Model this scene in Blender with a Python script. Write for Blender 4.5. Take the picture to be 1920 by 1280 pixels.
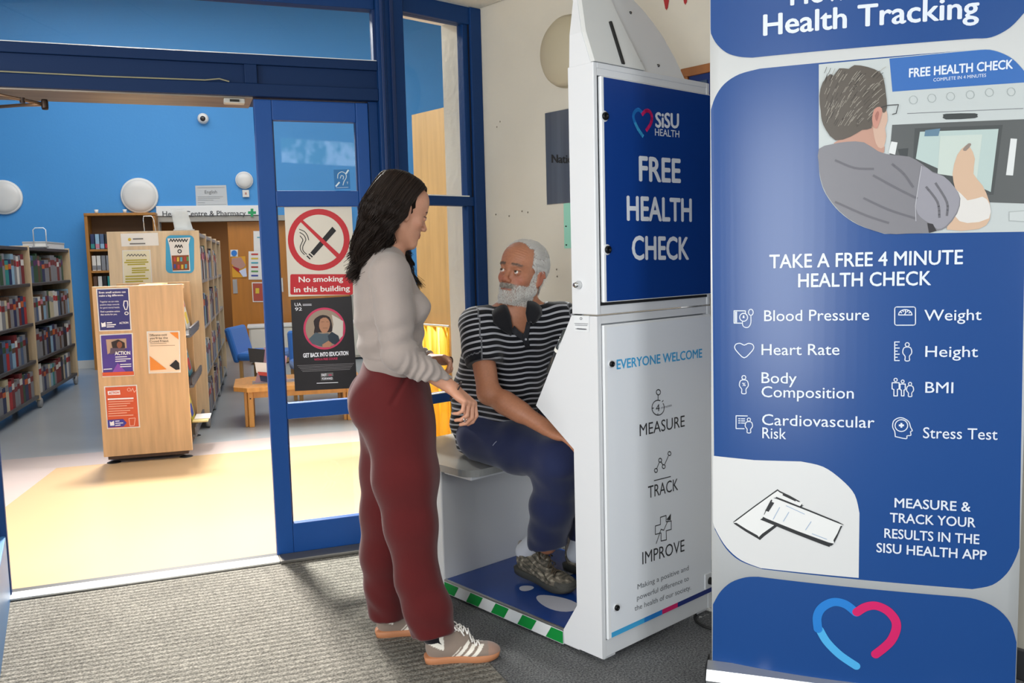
import bpy, bmesh, math, random
import numpy as np
from mathutils import Vector, Matrix
random.seed(7); RNG = np.random.default_rng(7)
for o in list(bpy.data.objects): bpy.data.objects.remove(o)
SC = bpy.context.scene; COL = SC.collection
# ------------------------------------------------------------------ camera
FPX = 1640.0; EYE = np.array([0, 0, 1.38]); _p = math.radians(5.57); _r = math.radians(1.45)
FW = np.array([0, math.cos(_p), -math.sin(_p)]); _u = np.array([0, math.sin(_p), math.cos(_p)]); _x = np.array([1., 0, 0])
RT = math.cos(_r)*_x - math.sin(_r)*_u; UP = math.cos(_r)*_u + math.sin(_r)*_x
cam = bpy.data.cameras.new('camera'); camo = bpy.data.objects.new('camera', cam); COL.objects.link(camo)
cam.lens = FPX/1920*36; cam.sensor_width = 36; cam.clip_start = .02; cam.clip_end = 100
camo.matrix_world = Matrix(((RT[0], UP[0], -FW[0], EYE[0]), (RT[1], UP[1], -FW[1], EYE[1]), (RT[2], UP[2], -FW[2], EYE[2]), (0, 0, 0, 1)))
SC.camera = camo
# ------------------------------------------------------------------ world, lights, exposure
SC.view_settings.view_transform = 'Standard'; SC.view_settings.look = 'None'
SC.view_settings.exposure = 0.0; SC.view_settings.gamma = 1; SC.view_settings.use_curve_mapping = False
W = bpy.data.worlds.new('world'); SC.world = W; W.use_nodes = True
W.node_tree.nodes['Background'].inputs[0].default_value = (.75, .85, 1, 1); W.node_tree.nodes['Background'].inputs[1].default_value = .6
def area(name, loc, tgt, sx, sy, power, col=(1, 1, 1), spread=180):
    l = bpy.data.lights.new(name, 'AREA'); l.shape = 'RECTANGLE'; l.size = sx; l.size_y = sy; l.energy = power; l.color = col
    l.spread = math.radians(spread)
    o = bpy.data.objects.new(name, l); COL.objects.link(o); o.location = loc
    o.rotation_euler = (Vector(tgt)-Vector(loc)).to_track_quat('-Z', 'Y').to_euler(); return o
area('library_skylight', (-3.2, 8.6, 4.9), (-3.2, 8.6, 0), 5.5, 4.5, 250, (.97, .98, 1))
area('clerestory_light', (-3.05, 7.6, 4.5), (-.9, 3.7, 0), .8, .5, 225, (1, .96, .90), 70)
area('library_side_window', (1.6, 6.6, 2.9), (-1.0, 4.6, 0), 1.6, 1.6, 125, (1, .97, .93), 80)
area('entrance_daylight', (-1.1, -1.1, 1.35), (.2, 3, 1.0), 1.2, 2.1, 78, (.93, .97, 1))
area('foyer_side_window', (-2.9, .9, 1.9), (.5, 3, 1.1), 1.6, 1.2, 62, (1, .98, .95))
area('foyer_right_fill', (2.6, -.3, 1.7), (.6, 3, 1.0), 1.0, 1.2, 32, (.96, .98, 1))  # added fill light for the kiosk end and banner; no window here
area('corridor_lamp', (-4.15, 14.1, 2.25), (-4.15, 14.1, 0), .6, .6, 32, (1, .88, .7))
area('foyer_overhead_fill', (.1, 1.2, 2.9), (.1, 1.4, 0), 1.2, 1.2, 10, (1, .97, .92))  # added overhead fill, not a ceiling fitting
# ------------------------------------------------------------------ pixel helpers: where the sight line through a pixel meets a plane
def ray(x, y): return FW + RT*(x-960)/FPX - UP*(y-640)/FPX
def atY(x, y, Y): d = ray(x, y); return EYE + d*Y/d[1]
def gnd(x, y, z=0.): d = ray(x, y); return EYE + d*(z-EYE[2])/d[2]
def vec(a): return np.array(a, float)
def nrm(a): a = vec(a); return a/np.linalg.norm(a)
def hit(x, y, P, n): d = ray(x, y); n = vec(n); return EYE + d*(np.dot(vec(P)-EYE, n)/np.dot(d, n))
# ------------------------------------------------------------------ materials
def lin(c):
    if isinstance(c, str): c = [int(c[i:i+2], 16)/255 for i in (0, 2, 4)]
    return tuple((v/12.92 if v <= .04045 else ((v+.055)/1.055)**2.4) for v in c[:3])
MATS = {}
def mat(name, col, rough=.5, metal=0., spec=.5, emit=0, vcol=False, bump=None, noise=None, coat=0, sheen=0, alpha=1, trans=0):
    """col sRGB hex; bump=(scale,dist,(sx,sy,sz)); noise=(scale, amount, (sx,sy,sz))"""
    if name in MATS: return MATS[name]
    m = bpy.data.materials.new(name); m.use_nodes = True; nt = m.node_tree; b = nt.nodes['Principled BSDF']
    L = lin(col)+(1,)
    b.inputs['Base Color'].default_value = L; b.inputs['Roughness'].default_value = rough; b.inputs['Metallic'].default_value = metal
    b.inputs['Specular IOR Level'].default_value = spec; b.inputs['Coat Weight'].default_value = coat; b.inputs['Sheen Weight'].default_value = sheen
    b.inputs['Alpha'].default_value = alpha; b.inputs['Transmission Weight'].default_value = trans
    if emit: b.inputs['Emission Color'].default_value = L; b.inputs['Emission Strength'].default_value = emit
    src = None
    if vcol:
        a = nt.nodes.new('ShaderNodeAttribute'); a.attribute_name = 'Col'; src = a.outputs['Color']; nt.links.new(src, b.inputs['Base Color'])
    def tex(scale, sc, detail=4):
        tc = nt.nodes.new('ShaderNodeTexCoord'); mp = nt.nodes.new('ShaderNodeMapping'); mp.inputs['Scale'].default_value = sc
        n = nt.nodes.new('ShaderNodeTexNoise'); n.inputs['Scale'].default_value = scale; n.inputs['Detail'].default_value = detail
        nt.links.new(tc.outputs['Object'], mp.inputs[0]); nt.links.new(mp.outputs[0], n.inputs['Vector']); return n
    if noise:
        n = tex(noise[0], noise[2] if len(noise) > 2 else (1, 1, 1)); mr = nt.nodes.new('ShaderNodeMapRange')
        mr.inputs[1].default_value = .3; mr.inputs[2].default_value = .7; mr.inputs[3].default_value = 1-noise[1]; mr.inputs[4].default_value = 1+noise[1]
        nt.links.new(n.outputs[0], mr.inputs[0]); mx = nt.nodes.new('ShaderNodeVectorMath'); mx.operation = 'SCALE'
        if src: nt.links.new(src, mx.inputs[0])
        else: mx.inputs[0].default_value = L[:3]
        nt.links.new(mr.outputs[0], mx.inputs['Scale']); nt.links.new(mx.outputs[0], b.inputs['Base Color'])
    if bump:
        n = tex(bump[0], bump[2] if len(bump) > 2 else (1, 1, 1)); bp = nt.nodes.new('ShaderNodeBump'); bp.inputs['Distance'].default_value = bump[1]
        nt.links.new(n.outputs[0], bp.inputs['Height']); nt.links.new(bp.outputs[0], b.inputs['Normal'])
    MATS[name] = m; return m
def glass(name, tint=(1, 1, 1), refl=1.0):
    m = bpy.data.materials.new(name); m.use_nodes = True; nt = m.node_tree; nt.nodes.clear()
    o = nt.nodes.new('ShaderNodeOutputMaterial'); t = nt.nodes.new('ShaderNodeBsdfTransparent'); t.inputs[0].default_value = tint+(1,)
    g = nt.nodes.new('ShaderNodeBsdfGlossy'); g.inputs['Roughness'].default_value = .02; f = nt.nodes.new('ShaderNodeFresnel'); f.inputs[0].default_value = 1.5
    x = nt.nodes.new('ShaderNodeMixShader'); gm = nt.nodes.new('ShaderNodeNewGeometry'); mu = nt.nodes.new('ShaderNodeMath'); mu.operation = 'MULTIPLY_ADD'; mu.inputs[1].default_value = -1; mu.inputs[2].default_value = 1; m2 = nt.nodes.new('ShaderNodeMath'); m2.operation = 'MULTIPLY'; nt.links.new(gm.outputs['Backfacing'], mu.inputs[0]); nt.links.new(mu.outputs[0], m2.inputs[0]); nt.links.new(f.outputs[0], m2.inputs[1]); nt.links.new(m2.outputs[0], x.inputs[0]); nt.links.new(t.outputs[0], x.inputs[1]); nt.links.new(g.outputs[0], x.inputs[2]); nt.links.new(x.outputs[0], o.inputs[0])
    MATS[name] = m; return m
# ------------------------------------------------------------------ object helpers
def tag(o, label=None, cat=None, group=None, kind=None):
    for k, v in (('label', label), ('category', cat), ('group', group), ('kind', kind)):
        if v: o[k] = v
    return o
def thing(name, label, cat, loc=(0, 0, 0), rz=0, group=None):
    o = bpy.data.objects.new(name, None); o.empty_display_size = .05; COL.objects.link(o)
    o.location = [float(v) for v in loc]; o.rotation_euler = (0, 0, rz); return tag(o, label, cat, group)
def pmat(o):
    """world matrix of an unevaluated object"""
    m = o.matrix_basis.copy(); q = o.parent
    while q is not None: m = q.matrix_basis @ m; q = q.parent
    return m
def link(name, me, m=None, parent=None, smooth=False, loc=None, rz=0):
    if m is not None and not me.materials: me.materials.append(m)
    if smooth and len(me.polygons): me.polygons.foreach_set('use_smooth', [True]*len(me.polygons))
    o = bpy.data.objects.new(name, me); COL.objects.link(o)
    if parent is not None: o.parent = parent
    if loc is not None: o.location = [float(v) for v in loc]
    if rz: o.rotation_euler = (0, 0, rz)
    return o
class MB:
    """collects shapes into one mesh; all coordinates in the frame of the parent"""
    def __init__(s): s.v = []; s.f = []
    def add(s, vs, fs):
        n = len(s.v); s.v += [tuple(float(c) for c in v) for v in vs]; s.f += [tuple(n+i for i in f) for f in fs]; return s
    def box(s, x0, x1, y0, y1, z0, z1, bev=0):
        if bev:
            b = min(bev, (x1-x0)/2.01, (y1-y0)/2.01, (z1-z0)/2.01); bm = bmesh.new(); r = bmesh.ops.create_cube(bm, size=1)
            for v in bm.verts: v.co = ((x0+x1)/2+v.co.x*(x1-x0), (y0+y1)/2+v.co.y*(y1-y0), (z0+z1)/2+v.co.z*(z1-z0))
            bmesh.ops.bevel(bm, geom=bm.edges[:], offset=b, segments=2, affect='EDGES', profile=.5); bm.verts.index_update()
            s.add([v.co[:] for v in bm.verts], [[v.index for v in f.verts] for f in bm.faces]); bm.free(); return s
        return s.add([(x0, y0, z0), (x1, y0, z0), (x1, y1, z0), (x0, y1, z0), (x0, y0, z1), (x1, y0, z1), (x1, y1, z1), (x0, y1, z1)],
                     [(0, 3, 2, 1), (4, 5, 6, 7), (0, 1, 5, 4), (1, 2, 6, 5), (2, 3, 7, 6), (3, 0, 4, 7)])
    def prism(s, pts, fn):
        """pts 2D polygon, fn(p,k) -> 3D for k=0,1"""
        n = len(pts); s.add([fn(p, 0) for p in pts]+[fn(p, 1) for p in pts], [tuple(range(n))[::-1], tuple(range(n, 2*n))]+[(i, (i+1) % n, n+(i+1) % n, n+i) for i in range(n)]); return s
    def tube(s, pts, r, n=8, close=False, cap=True):
        pts = [vec(p) for p in pts]; m = len(pts); rs = r if hasattr(r, '__len__') else [r]*m; base = len(s.v); vs = []; up = None
        for i, p in enumerate(pts):
            a = pts[(i-1) % m] if (i or close) else p; b = pts[(i+1) % m] if (i < m-1 or close) else p; t = nrm(b-a)
            if up is None: up = vec((0, 0, 1)) if abs(t[2]) < .9 else vec((1, 0, 0))
            x = nrm(np.cross(up, t)); y = np.cross(t, x); up = y
            vs += [p+rs[i]*(math.cos(2*math.pi*k/n)*x+math.sin(2*math.pi*k/n)*y) for k in range(n)]
        fs = []
        for i in range(m if close else m-1):
            j = (i+1) % m; fs += [(i*n+k, i*n+(k+1) % n, j*n+(k+1) % n, j*n+k) for k in range(n)]
        if cap and not close: fs += [tuple(range(n))[::-1], tuple((m-1)*n+k for k in range(n))]
        return s.add(vs, fs)
    def lathe(s, prof, n=24, c=(0, 0, 0), axis=(0, 0, 1)):
        ax = nrm(axis); x = nrm(np.cross(ax, (0, 0, 1) if abs(ax[2]) < .9 else (1, 0, 0))); y = np.cross(ax, x); c = vec(c); vs = []; m = len(prof)
        for (r, h) in prof: vs += [c+ax*h+r*(math.cos(2*math.pi*k/n)*x+math.sin(2*math.pi*k/n)*y) for k in range(n)]
        fs = [(i*n+k, i*n+(k+1) % n, (i+1)*n+(k+1) % n, (i+1)*n+k) for i in range(m-1) for k in range(n)]
        fs += [tuple(range(n))[::-1], tuple((m-1)*n+k for k in range(n))]; return s.add(vs, fs)
    def mesh(s, name, fix=True):
        me = bpy.data.meshes.new(name); me.from_pydata(s.v, [], s.f)
        if fix:
            bm = bmesh.new(); bm.from_mesh(me); bmesh.ops.recalc_face_normals(bm, faces=bm.faces[:]); bm.to_mesh(me); bm.free()
        me.update(); return me
    def build(s, name, m, parent=None, smooth=False, world=False, **kw):
        me = s.mesh(name)
        if world and parent is not None: me.transform(pmat(parent).inverted())
        return link(name, me, m, parent, smooth, **kw)
def B(name, m, parent, x0, x1, y0, y1, z0, z1, bev=0, **kw): return MB().box(x0, x1, y0, y1, z0, z1, bev).build(name, m, parent, **kw)
def struct(o, label=None): o['kind'] = 'structure'; return o
def copytree(o, parent=None):
    c = o.copy(); COL.objects.link(c); c.parent = parent
    for ch in list(o.children): copytree(ch, c)
    return c
# ------------------------------------------------------------------ flat print on surfaces
_fc = bpy.data.curves.new('f', 'FONT')
def text2d(s, bold=0.0, spacing=1.0, res=3):
    c = _fc; c.body = s; c.offset = bold; c.space_character = spacing; c.resolution_u = res; c.size = 1; c.fill_mode = 'FRONT' if False else 'BOTH'
    o = bpy.data.objects.new('t', c); COL.objects.link(o); dg = bpy.context.evaluated_depsgraph_get(); dg.update()
    me = o.evaluated_get(dg).to_mesh(); vs = np.array([v.co[:2] for v in me.vertices]); fs = [tuple(p.vertices) for p in me.polygons]
    o.to_mesh_clear(); bpy.data.objects.remove(o); return vs, fs
_cap = text2d('H')[0]; CAPH = _cap[:, 1].max()-_cap[:, 1].min()
class Surf:
    """a vertical sheet through P running along horizontal direction d; print lies on the side facing n"""
    def __init__(s, P, d, bulge=None, cut=None):
        s.P = vec(P); s.d = nrm(d); s.n = vec((s.d[1], -s.d[0], 0)); s.bulge = bulge or (lambda u: 0.); s.cut = cut
        if np.dot(s.n, s.P-EYE) > 0: s.n = -s.n
    def uv(s, q):
        h = hit(q[0], q[1], s.P, s.n); return np.array([np.dot(h-s.P, s.d), h[2]-s.P[2]])
    def map(s, u, v, lift): return s.P + s.d*u + vec((0, 0, v)) + s.n*(s.bulge(u)+lift)
    def emit(s, vs, fs, name, m, parent, lift, label=None, lv=None):
        me = bpy.data.meshes.new(name); me.from_pydata([(float(a), float(b), 0) for a, b in vs], [], fs)
        if s.cut and lv is None:
            bm = bmesh.new(); bm.from_mesh(me); us = [v[0] for v in vs]; u = (math.floor(min(us)/s.cut)+1)*s.cut
            while u < max(us):
                bmesh.ops.bisect_plane(bm, geom=bm.verts[:]+bm.edges[:]+bm.faces[:], plane_co=(u, 0, 0), plane_no=(1, 0, 0), dist=1e-6); u += s.cut
            bm.to_mesh(me); bm.free()
        for i, v in enumerate(me.vertices): v.co = s.map(v.co.x, v.co.y, lift+(lv[i] if lv is not None else 0))
        if parent is not None: me.transform(pmat(parent).inverted())
        bm = bmesh.new(); bm.from_mesh(me); nn = Vector(s.n); R = pmat(parent).to_3x3().inverted() if parent is not None else Matrix.Identity(3); nn = R@nn
        for f in bm.faces:
            if f.normal.dot(nn) < 0: f.normal_flip()
        bm.to_mesh(me); bm.free()
        o = link(name, me, m, parent)
        if label: o['label'] = label
        return o
    def poly(s, pts, name, m, parent, lift=.001, label=None, px=True):
        vs = [s.uv(p) if px else p for p in pts]; return s.emit(vs, [tuple(range(len(vs)))], name, m, parent, lift, label)
    def text(s, body, a, b, cap, name, m, parent, lift=.002, bold=0., label=None, px=True, spacing=1.):
        """baseline from pixel a to pixel b, capital height cap in pixels at a"""
        ua = s.uv(a) if px else vec(a); ub = s.uv(b) if px else vec(b)
        ch = (s.uv((a[0], a[1]-cap))-ua)[1] if px else cap
        vs, fs = text2d(body, 0, spacing)
        if len(vs) == 0: return None
        lv = np.zeros(len(vs))
        if bold:   # heavier strokes: shifted copies of the same letters in one piece
            n0 = len(vs); f0 = list(fs); v0 = vs.copy()
            for k, (dx, dy) in enumerate(((bold, 0), (-bold, 0), (0, bold*.7), (0, -bold*.7)), 1): vs = np.concatenate([vs, v0+np.array([dx, dy])]); fs = fs+[tuple(i+k*n0 for i in f) for f in f0]; lv = np.concatenate([lv, np.full(n0, k*.00012)])
        x0, x1 = vs[:, 0].min(), vs[:, 0].max(); t = (vs[:, 0]-x0)/(x1-x0)
        P = ua[None]+t[:, None]*(ub-ua)[None]; P[:, 1] += vs[:, 1]*ch/CAPH
        return s.emit(P, fs, name, m, parent, lift, label, lv)
    def stroke(s, lines, w, name, m, parent, lift=.002, label=None, px=True):
        """lines: list of (points, closed); w width in metres"""
        V = []; Fs = []
        for pts, closed in lines:
            q = [s.uv(p) if px else vec(p) for p in pts]; n = len(q)
            segs = [(q[i], q[(i+1) % n]) for i in range(n if closed else n-1)]
            for a, b in segs:
                d = b-a; l = np.linalg.norm(d)
                if l < 1e-6: continue
                d /= l; t = np.array([-d[1], d[0]])*w/2; k = len(V); e = d*w*.25
                V += [a-e-t, b+e-t, b+e+t, a-e+t]; Fs.append((k, k+1, k+2, k+3))
        return s.emit(V, Fs, name, m, parent, lift, label)
def circ(cx, cy, r, n=20, a0=0, a1=360, ry=None):
    ry = ry or r; return [(cx+r*math.cos(math.radians(a0+(a1-a0)*i/n)), cy+ry*math.sin(math.radians(a0+(a1-a0)*i/n))) for i in range(n + (0 if abs(a1-a0) >= 360 else 1))]
def rrect(x0, y0, x1, y1, r, n=5):
    out = []
    for cx, cy, a in ((x1-r, y0+r, -90), (x1-r, y1-r, 0), (x0+r, y1-r, 90), (x0+r, y0+r, 180)): out += circ(cx, cy, r, n, a, a+90)
    return out
# ------------------------------------------------------------------ frames of the place (metres)
DA = vec((.744, .668, 0)); DA /= np.linalg.norm(DA); DC = vec((-DA[1], DA[0], 0)); DBd = nrm((.937, .349, 0)); L1 = nrm((.963, .27, 0)); L2 = vec((-L1[1], L1[0], 0))
RZA = math.atan2(DA[1], DA[0]); RZB = math.atan2(DBd[1], DBd[0]); RZL = math.atan2(L1[1], L1[0])
K0 = vec((.278, 2.832, 0)); D0 = vec((-2.153, 3.593, 0)); D1 = D0+DBd*1.69; E1 = D1+DA*.6
# ================================================================== STRUCTURE
LEAFB = mat('blue_paint_lit', '0f4589', .42, spec=.35)  # frame blue in its lit tone; the light is put into the colour
HDB = mat('blue_paint_shaded', '06264e', .55, spec=.22)  # same blue paint, the header's shade put into the colour
BLUE = mat('blue_painted_metal', '0a3467', .5, spec=.25, bump=(60, .0006))  # same blue again, darkened for the shade on posts and rails
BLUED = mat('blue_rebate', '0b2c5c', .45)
ALU = mat('aluminium', 'c9c9c7', .32, .9)
BRONZE = mat('soffit_metal', '8d8174', .35, .75, noise=(3, .25, (1, 8, 8)))
WALLB = mat('blue_wall_paint', '4495d6', .6, bump=(30, .001), noise=(.5, .03))
BEIGE = mat('cream_wall_paint', 'c9c3b5', .75, bump=(25, .0015), noise=(2.2, .035))
WHITEP = mat('white_paint', 'e8e4da', .6)
GLS = glass('clear_glass', (.97, .985, .98))
GLS2 = glass('wired_glass', (.95, .97, .97))
def wood(name, c, scale=(14, 14, 1.2), amt=.12, rough=.45): return mat(name, c, rough, noise=(2.2, amt, scale))
WOODL = wood('beech_veneer', 'd0a87a'); WOODP = wood('pale_maple_veneer', 'd6bd98'); WOODO = wood('orange_oak_veneer', 'b9772d', (6, 6, .8), .1)
WOODA = wood('ash_veneer', 'a08050', (9, 9, .7), .14); WOODD = wood('brown_wood_rail', '8a5426')
# --- carpets and floors
def carpet_mat(name, c1, c2, ribs):
    m = bpy.data.materials.new(name); m.use_nodes = True; nt = m.node_tree; b = nt.nodes['Principled BSDF']; b.inputs['Roughness'].default_value = .95; b.inputs['Specular IOR Level'].default_value = .15
    tc = nt.nodes.new('ShaderNodeTexCoord'); mp = nt.nodes.new('ShaderNodeMapping'); mp.inputs['Rotation'].default_value = (0, 0, -RZB); nt.links.new(tc.outputs['Object'], mp.inputs[0])
    n = nt.nodes.new('ShaderNodeTexNoise'); n.inputs['Scale'].default_value = 150; n.inputs['Detail'].default_value = 5; nt.links.new(mp.outputs[0], n.inputs['Vector'])
    n2 = nt.nodes.new('ShaderNodeTexNoise'); n2.inputs['Scale'].default_value = 5; n2.inputs['Detail'].default_value = 3; nt.links.new(mp.outputs[0], n2.inputs['Vector'])
    cr = nt.nodes.new('ShaderNodeValToRGB'); cr.color_ramp.elements[0].position = .34; cr.color_ramp.elements[1].position = .66
    cr.color_ramp.elements[0].color = lin(c1)+(1,); cr.color_ramp.elements[1].color = lin(c2)+(1,); out = cr.outputs[0]; nt.links.new(n.outputs[0], cr.inputs[0])
    mx = nt.nodes.new('ShaderNodeMix'); mx.data_type = 'RGBA'; mx.blend_type = 'MULTIPLY'; mx.inputs[0].default_value = .35; nt.links.new(out, mx.inputs[6]); nt.links.new(n2.outputs[0], mx.inputs[7]); out = mx.outputs[2]
    bp = nt.nodes.new('ShaderNodeBump'); bp.inputs['Distance'].default_value = .004; nt.links.new(n.outputs[0], bp.inputs['Height'])
    if ribs:
        w = nt.nodes.new('ShaderNodeTexWave'); w.bands_direction = 'Y'; w.inputs['Scale'].default_value = 9.2; w.inputs['Distortion'].default_value = 2.0; w.inputs['Detail'].default_value = 3; w.inputs['Detail Scale'].default_value = 9
        nt.links.new(mp.outputs[0], w.inputs['Vector']); r2 = nt.nodes.new('ShaderNodeValToRGB'); r2.color_ramp.elements[0].position = .1; r2.color_ramp.elements[1].position = .55; r2.color_ramp.elements[0].color = (.33, .33, .33, 1); nt.links.new(w.outputs[0], r2.inputs[0])
        m2 = nt.nodes.new('ShaderNodeMix'); m2.data_type = 'RGBA'; m2.blend_type = 'MULTIPLY'; m2.inputs[0].default_value = .5; nt.links.new(out, m2.inputs[6]); nt.links.new(r2.outputs[0], m2.inputs[7]); out = m2.outputs[2]
        b2 = nt.nodes.new('ShaderNodeBump'); b2.inputs['Distance'].default_value = .0035; nt.links.new(w.outputs[0], b2.inputs['Height']); nt.links.new(bp.outputs[0], b2.inputs['Normal']); bp = b2
    nt.links.new(out, b.inputs['Base Color']); nt.links.new(bp.outputs[0], b.inputs['Normal']); return m
RIB = carpet_mat('ribbed_entrance_matting', '625f59', 'a19d93', True); CPT = carpet_mat('charcoal_loop_carpet', '4a4c4f', '858687', False)
def slab(name, pts, z0, z1, m, parent=None):
    mb = MB().prism(pts, lambda p, k: (p[0], p[1], z1 if k else z0)); o = mb.build(name, m, parent); return o
def XY(a): return (float(a[0]), float(a[1]))
Dl = D0-DBd*3.2; Dr = D0+DBd*1.69
struct(slab('floor', [(-5, -1.3), (3.6, -1.3), (3.6, 1.2), XY(E1), XY(D1), XY(Dl)], -.05, 0, CPT))
mr0 = gnd(700, 1022); 
struct(slab('floor', [XY(D0+DBd*-.9), XY(D0+DBd*1.72), XY(gnd(800, 1120)), XY(gnd(960, 1290)), (-.1, .2), (-3.2, .2)], .0005, .004, RIB))
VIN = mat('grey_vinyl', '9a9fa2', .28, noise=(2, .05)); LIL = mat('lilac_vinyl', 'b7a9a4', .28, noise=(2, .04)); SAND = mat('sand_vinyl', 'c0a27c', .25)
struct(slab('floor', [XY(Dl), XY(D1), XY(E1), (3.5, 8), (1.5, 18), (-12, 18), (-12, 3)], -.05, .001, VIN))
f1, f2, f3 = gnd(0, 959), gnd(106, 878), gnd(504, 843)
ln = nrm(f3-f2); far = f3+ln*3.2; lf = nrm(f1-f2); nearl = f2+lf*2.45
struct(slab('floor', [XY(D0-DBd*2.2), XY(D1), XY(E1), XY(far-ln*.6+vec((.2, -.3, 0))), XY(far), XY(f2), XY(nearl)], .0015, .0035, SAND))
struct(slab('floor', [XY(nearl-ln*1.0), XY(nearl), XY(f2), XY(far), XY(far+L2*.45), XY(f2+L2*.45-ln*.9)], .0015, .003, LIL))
# --- threshold
TH = thing('trim_1', None, None, D0, RZB); struct(TH)
B('threshold_strip', mat('worn_aluminium', 'd8d6d0', .35, .6), TH, -.9, 1.105, -.085, 0.0, .004, .016, .004)
B('floor_track', mat('dark_track', '3a3a3a', .4, .6), TH, -.9, 1.69, 0.0, .05, .002, .012)
B('threshold_strip', mat('dull_aluminium', '77746e', .4, .6), TH, 1.105, 1.70, -.10, 0.0, .004, .02, .004)
# --- header over the sliding doors
HD = thing('trim_2', None, None, D0, RZB); struct(HD)
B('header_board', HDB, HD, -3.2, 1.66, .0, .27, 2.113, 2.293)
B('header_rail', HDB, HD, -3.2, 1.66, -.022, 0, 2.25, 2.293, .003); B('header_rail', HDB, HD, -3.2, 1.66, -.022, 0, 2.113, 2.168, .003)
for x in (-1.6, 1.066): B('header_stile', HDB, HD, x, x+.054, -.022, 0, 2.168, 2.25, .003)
B('soffit_plate', BRONZE, HD, -3.2, 1.098, .004, .268, 2.107, 2.113)
B('lit_glazing_edge', mat('lit_bead_white', 'f2f2ee', .4), HD, -3.2, 1.66, -.006, .012, 2.293, 2.299)  # white colour stands for sky light caught along the bead
MB().tube([(-1, -.026, 2.168), (.1, -.026, 2.171), (.5, -.026, 2.169), (.9, -.026, 2.172), (.96, -.026, 2.18), (1.0, -.026, 2.17)], .003, 6).build('cable', mat('pale_cable', '8f8b70', .6), HD)
DS = thing('door_sensor', 'small pale grey door sensor under the blue door header', 'sensor', D0+DBd*1.02+vec((0, 0, 2.085)), RZB)
B('housing', mat('sensor_grey', 'b9b6ad', .5), DS, -.045, .045, .01, .06, 0, .022, .005); B('lens', mat('sensor_lens', '22201e', .2), DS, -.02, .02, .004, .011, .005, .015)
# --- door leaves
def leaf(name, x0, x1):
    t = struct(thing(name, None, None, D0, RZB)); s = .077
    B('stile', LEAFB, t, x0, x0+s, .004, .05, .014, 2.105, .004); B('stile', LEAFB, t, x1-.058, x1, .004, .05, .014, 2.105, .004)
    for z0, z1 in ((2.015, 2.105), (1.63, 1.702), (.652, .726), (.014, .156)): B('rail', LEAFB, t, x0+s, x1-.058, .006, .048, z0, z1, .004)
    for z0, z1 in ((1.702, 2.015), (.726, 1.63), (.156, .652)):
        B('pane', GLS, t, x0+s, x1-.058, .026, .030, z0, z1)
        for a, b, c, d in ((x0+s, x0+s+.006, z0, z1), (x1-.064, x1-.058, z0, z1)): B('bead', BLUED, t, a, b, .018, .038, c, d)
    return t
leaf('door_1', 1.10, 1.613); leaf('door_2', -.56, -.002)
GS = struct(thing('window_3', None, None, D0, 0)); gA = vec(D0)+vec((-.01, -.02, 0)); gB = gnd(-2, 1205); gd = gB-gA; gl = np.linalg.norm(gd); GS.location = gA; GS.rotation_euler = (0, 0, math.atan2(gd[1], gd[0]))
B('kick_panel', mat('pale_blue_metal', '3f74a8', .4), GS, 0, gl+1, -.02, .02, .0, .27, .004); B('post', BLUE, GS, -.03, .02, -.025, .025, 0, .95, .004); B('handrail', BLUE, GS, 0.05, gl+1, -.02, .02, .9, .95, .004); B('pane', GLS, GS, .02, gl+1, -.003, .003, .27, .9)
# --- fixed frame: transom, post and side light
TR = struct(thing('window_1', None, None, D0, RZB))
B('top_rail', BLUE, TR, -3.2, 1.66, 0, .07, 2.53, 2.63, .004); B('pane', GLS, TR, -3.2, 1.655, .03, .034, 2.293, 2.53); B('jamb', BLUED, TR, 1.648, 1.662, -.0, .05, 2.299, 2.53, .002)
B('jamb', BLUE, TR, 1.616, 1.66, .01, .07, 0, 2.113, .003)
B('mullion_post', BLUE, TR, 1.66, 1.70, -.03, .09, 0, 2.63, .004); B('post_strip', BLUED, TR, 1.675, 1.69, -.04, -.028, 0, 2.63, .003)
SL = struct(thing('window_2', None, None, D1, RZA))
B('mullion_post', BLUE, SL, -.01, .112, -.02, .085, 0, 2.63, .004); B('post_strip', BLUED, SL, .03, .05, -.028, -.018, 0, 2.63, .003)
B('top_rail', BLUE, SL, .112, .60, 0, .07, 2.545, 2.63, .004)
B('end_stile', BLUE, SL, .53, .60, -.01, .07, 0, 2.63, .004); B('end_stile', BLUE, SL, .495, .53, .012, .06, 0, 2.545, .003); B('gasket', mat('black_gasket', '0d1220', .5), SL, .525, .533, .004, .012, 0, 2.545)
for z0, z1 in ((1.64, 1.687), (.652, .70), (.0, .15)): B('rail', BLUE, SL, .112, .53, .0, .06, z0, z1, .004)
for z in (1.687, .70): B('lit_glazing_edge', MATS['lit_bead_white'], SL, .112, .50, .0, .012, z, z+.005)  # white strips stand for the glow along the glass edge
for z0, z1 in ((1.687, 2.545), (.70, 1.64), (.15, .652)): B('pane', GLS, SL, .112, .50, .03, .034, z0, z1)
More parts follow.
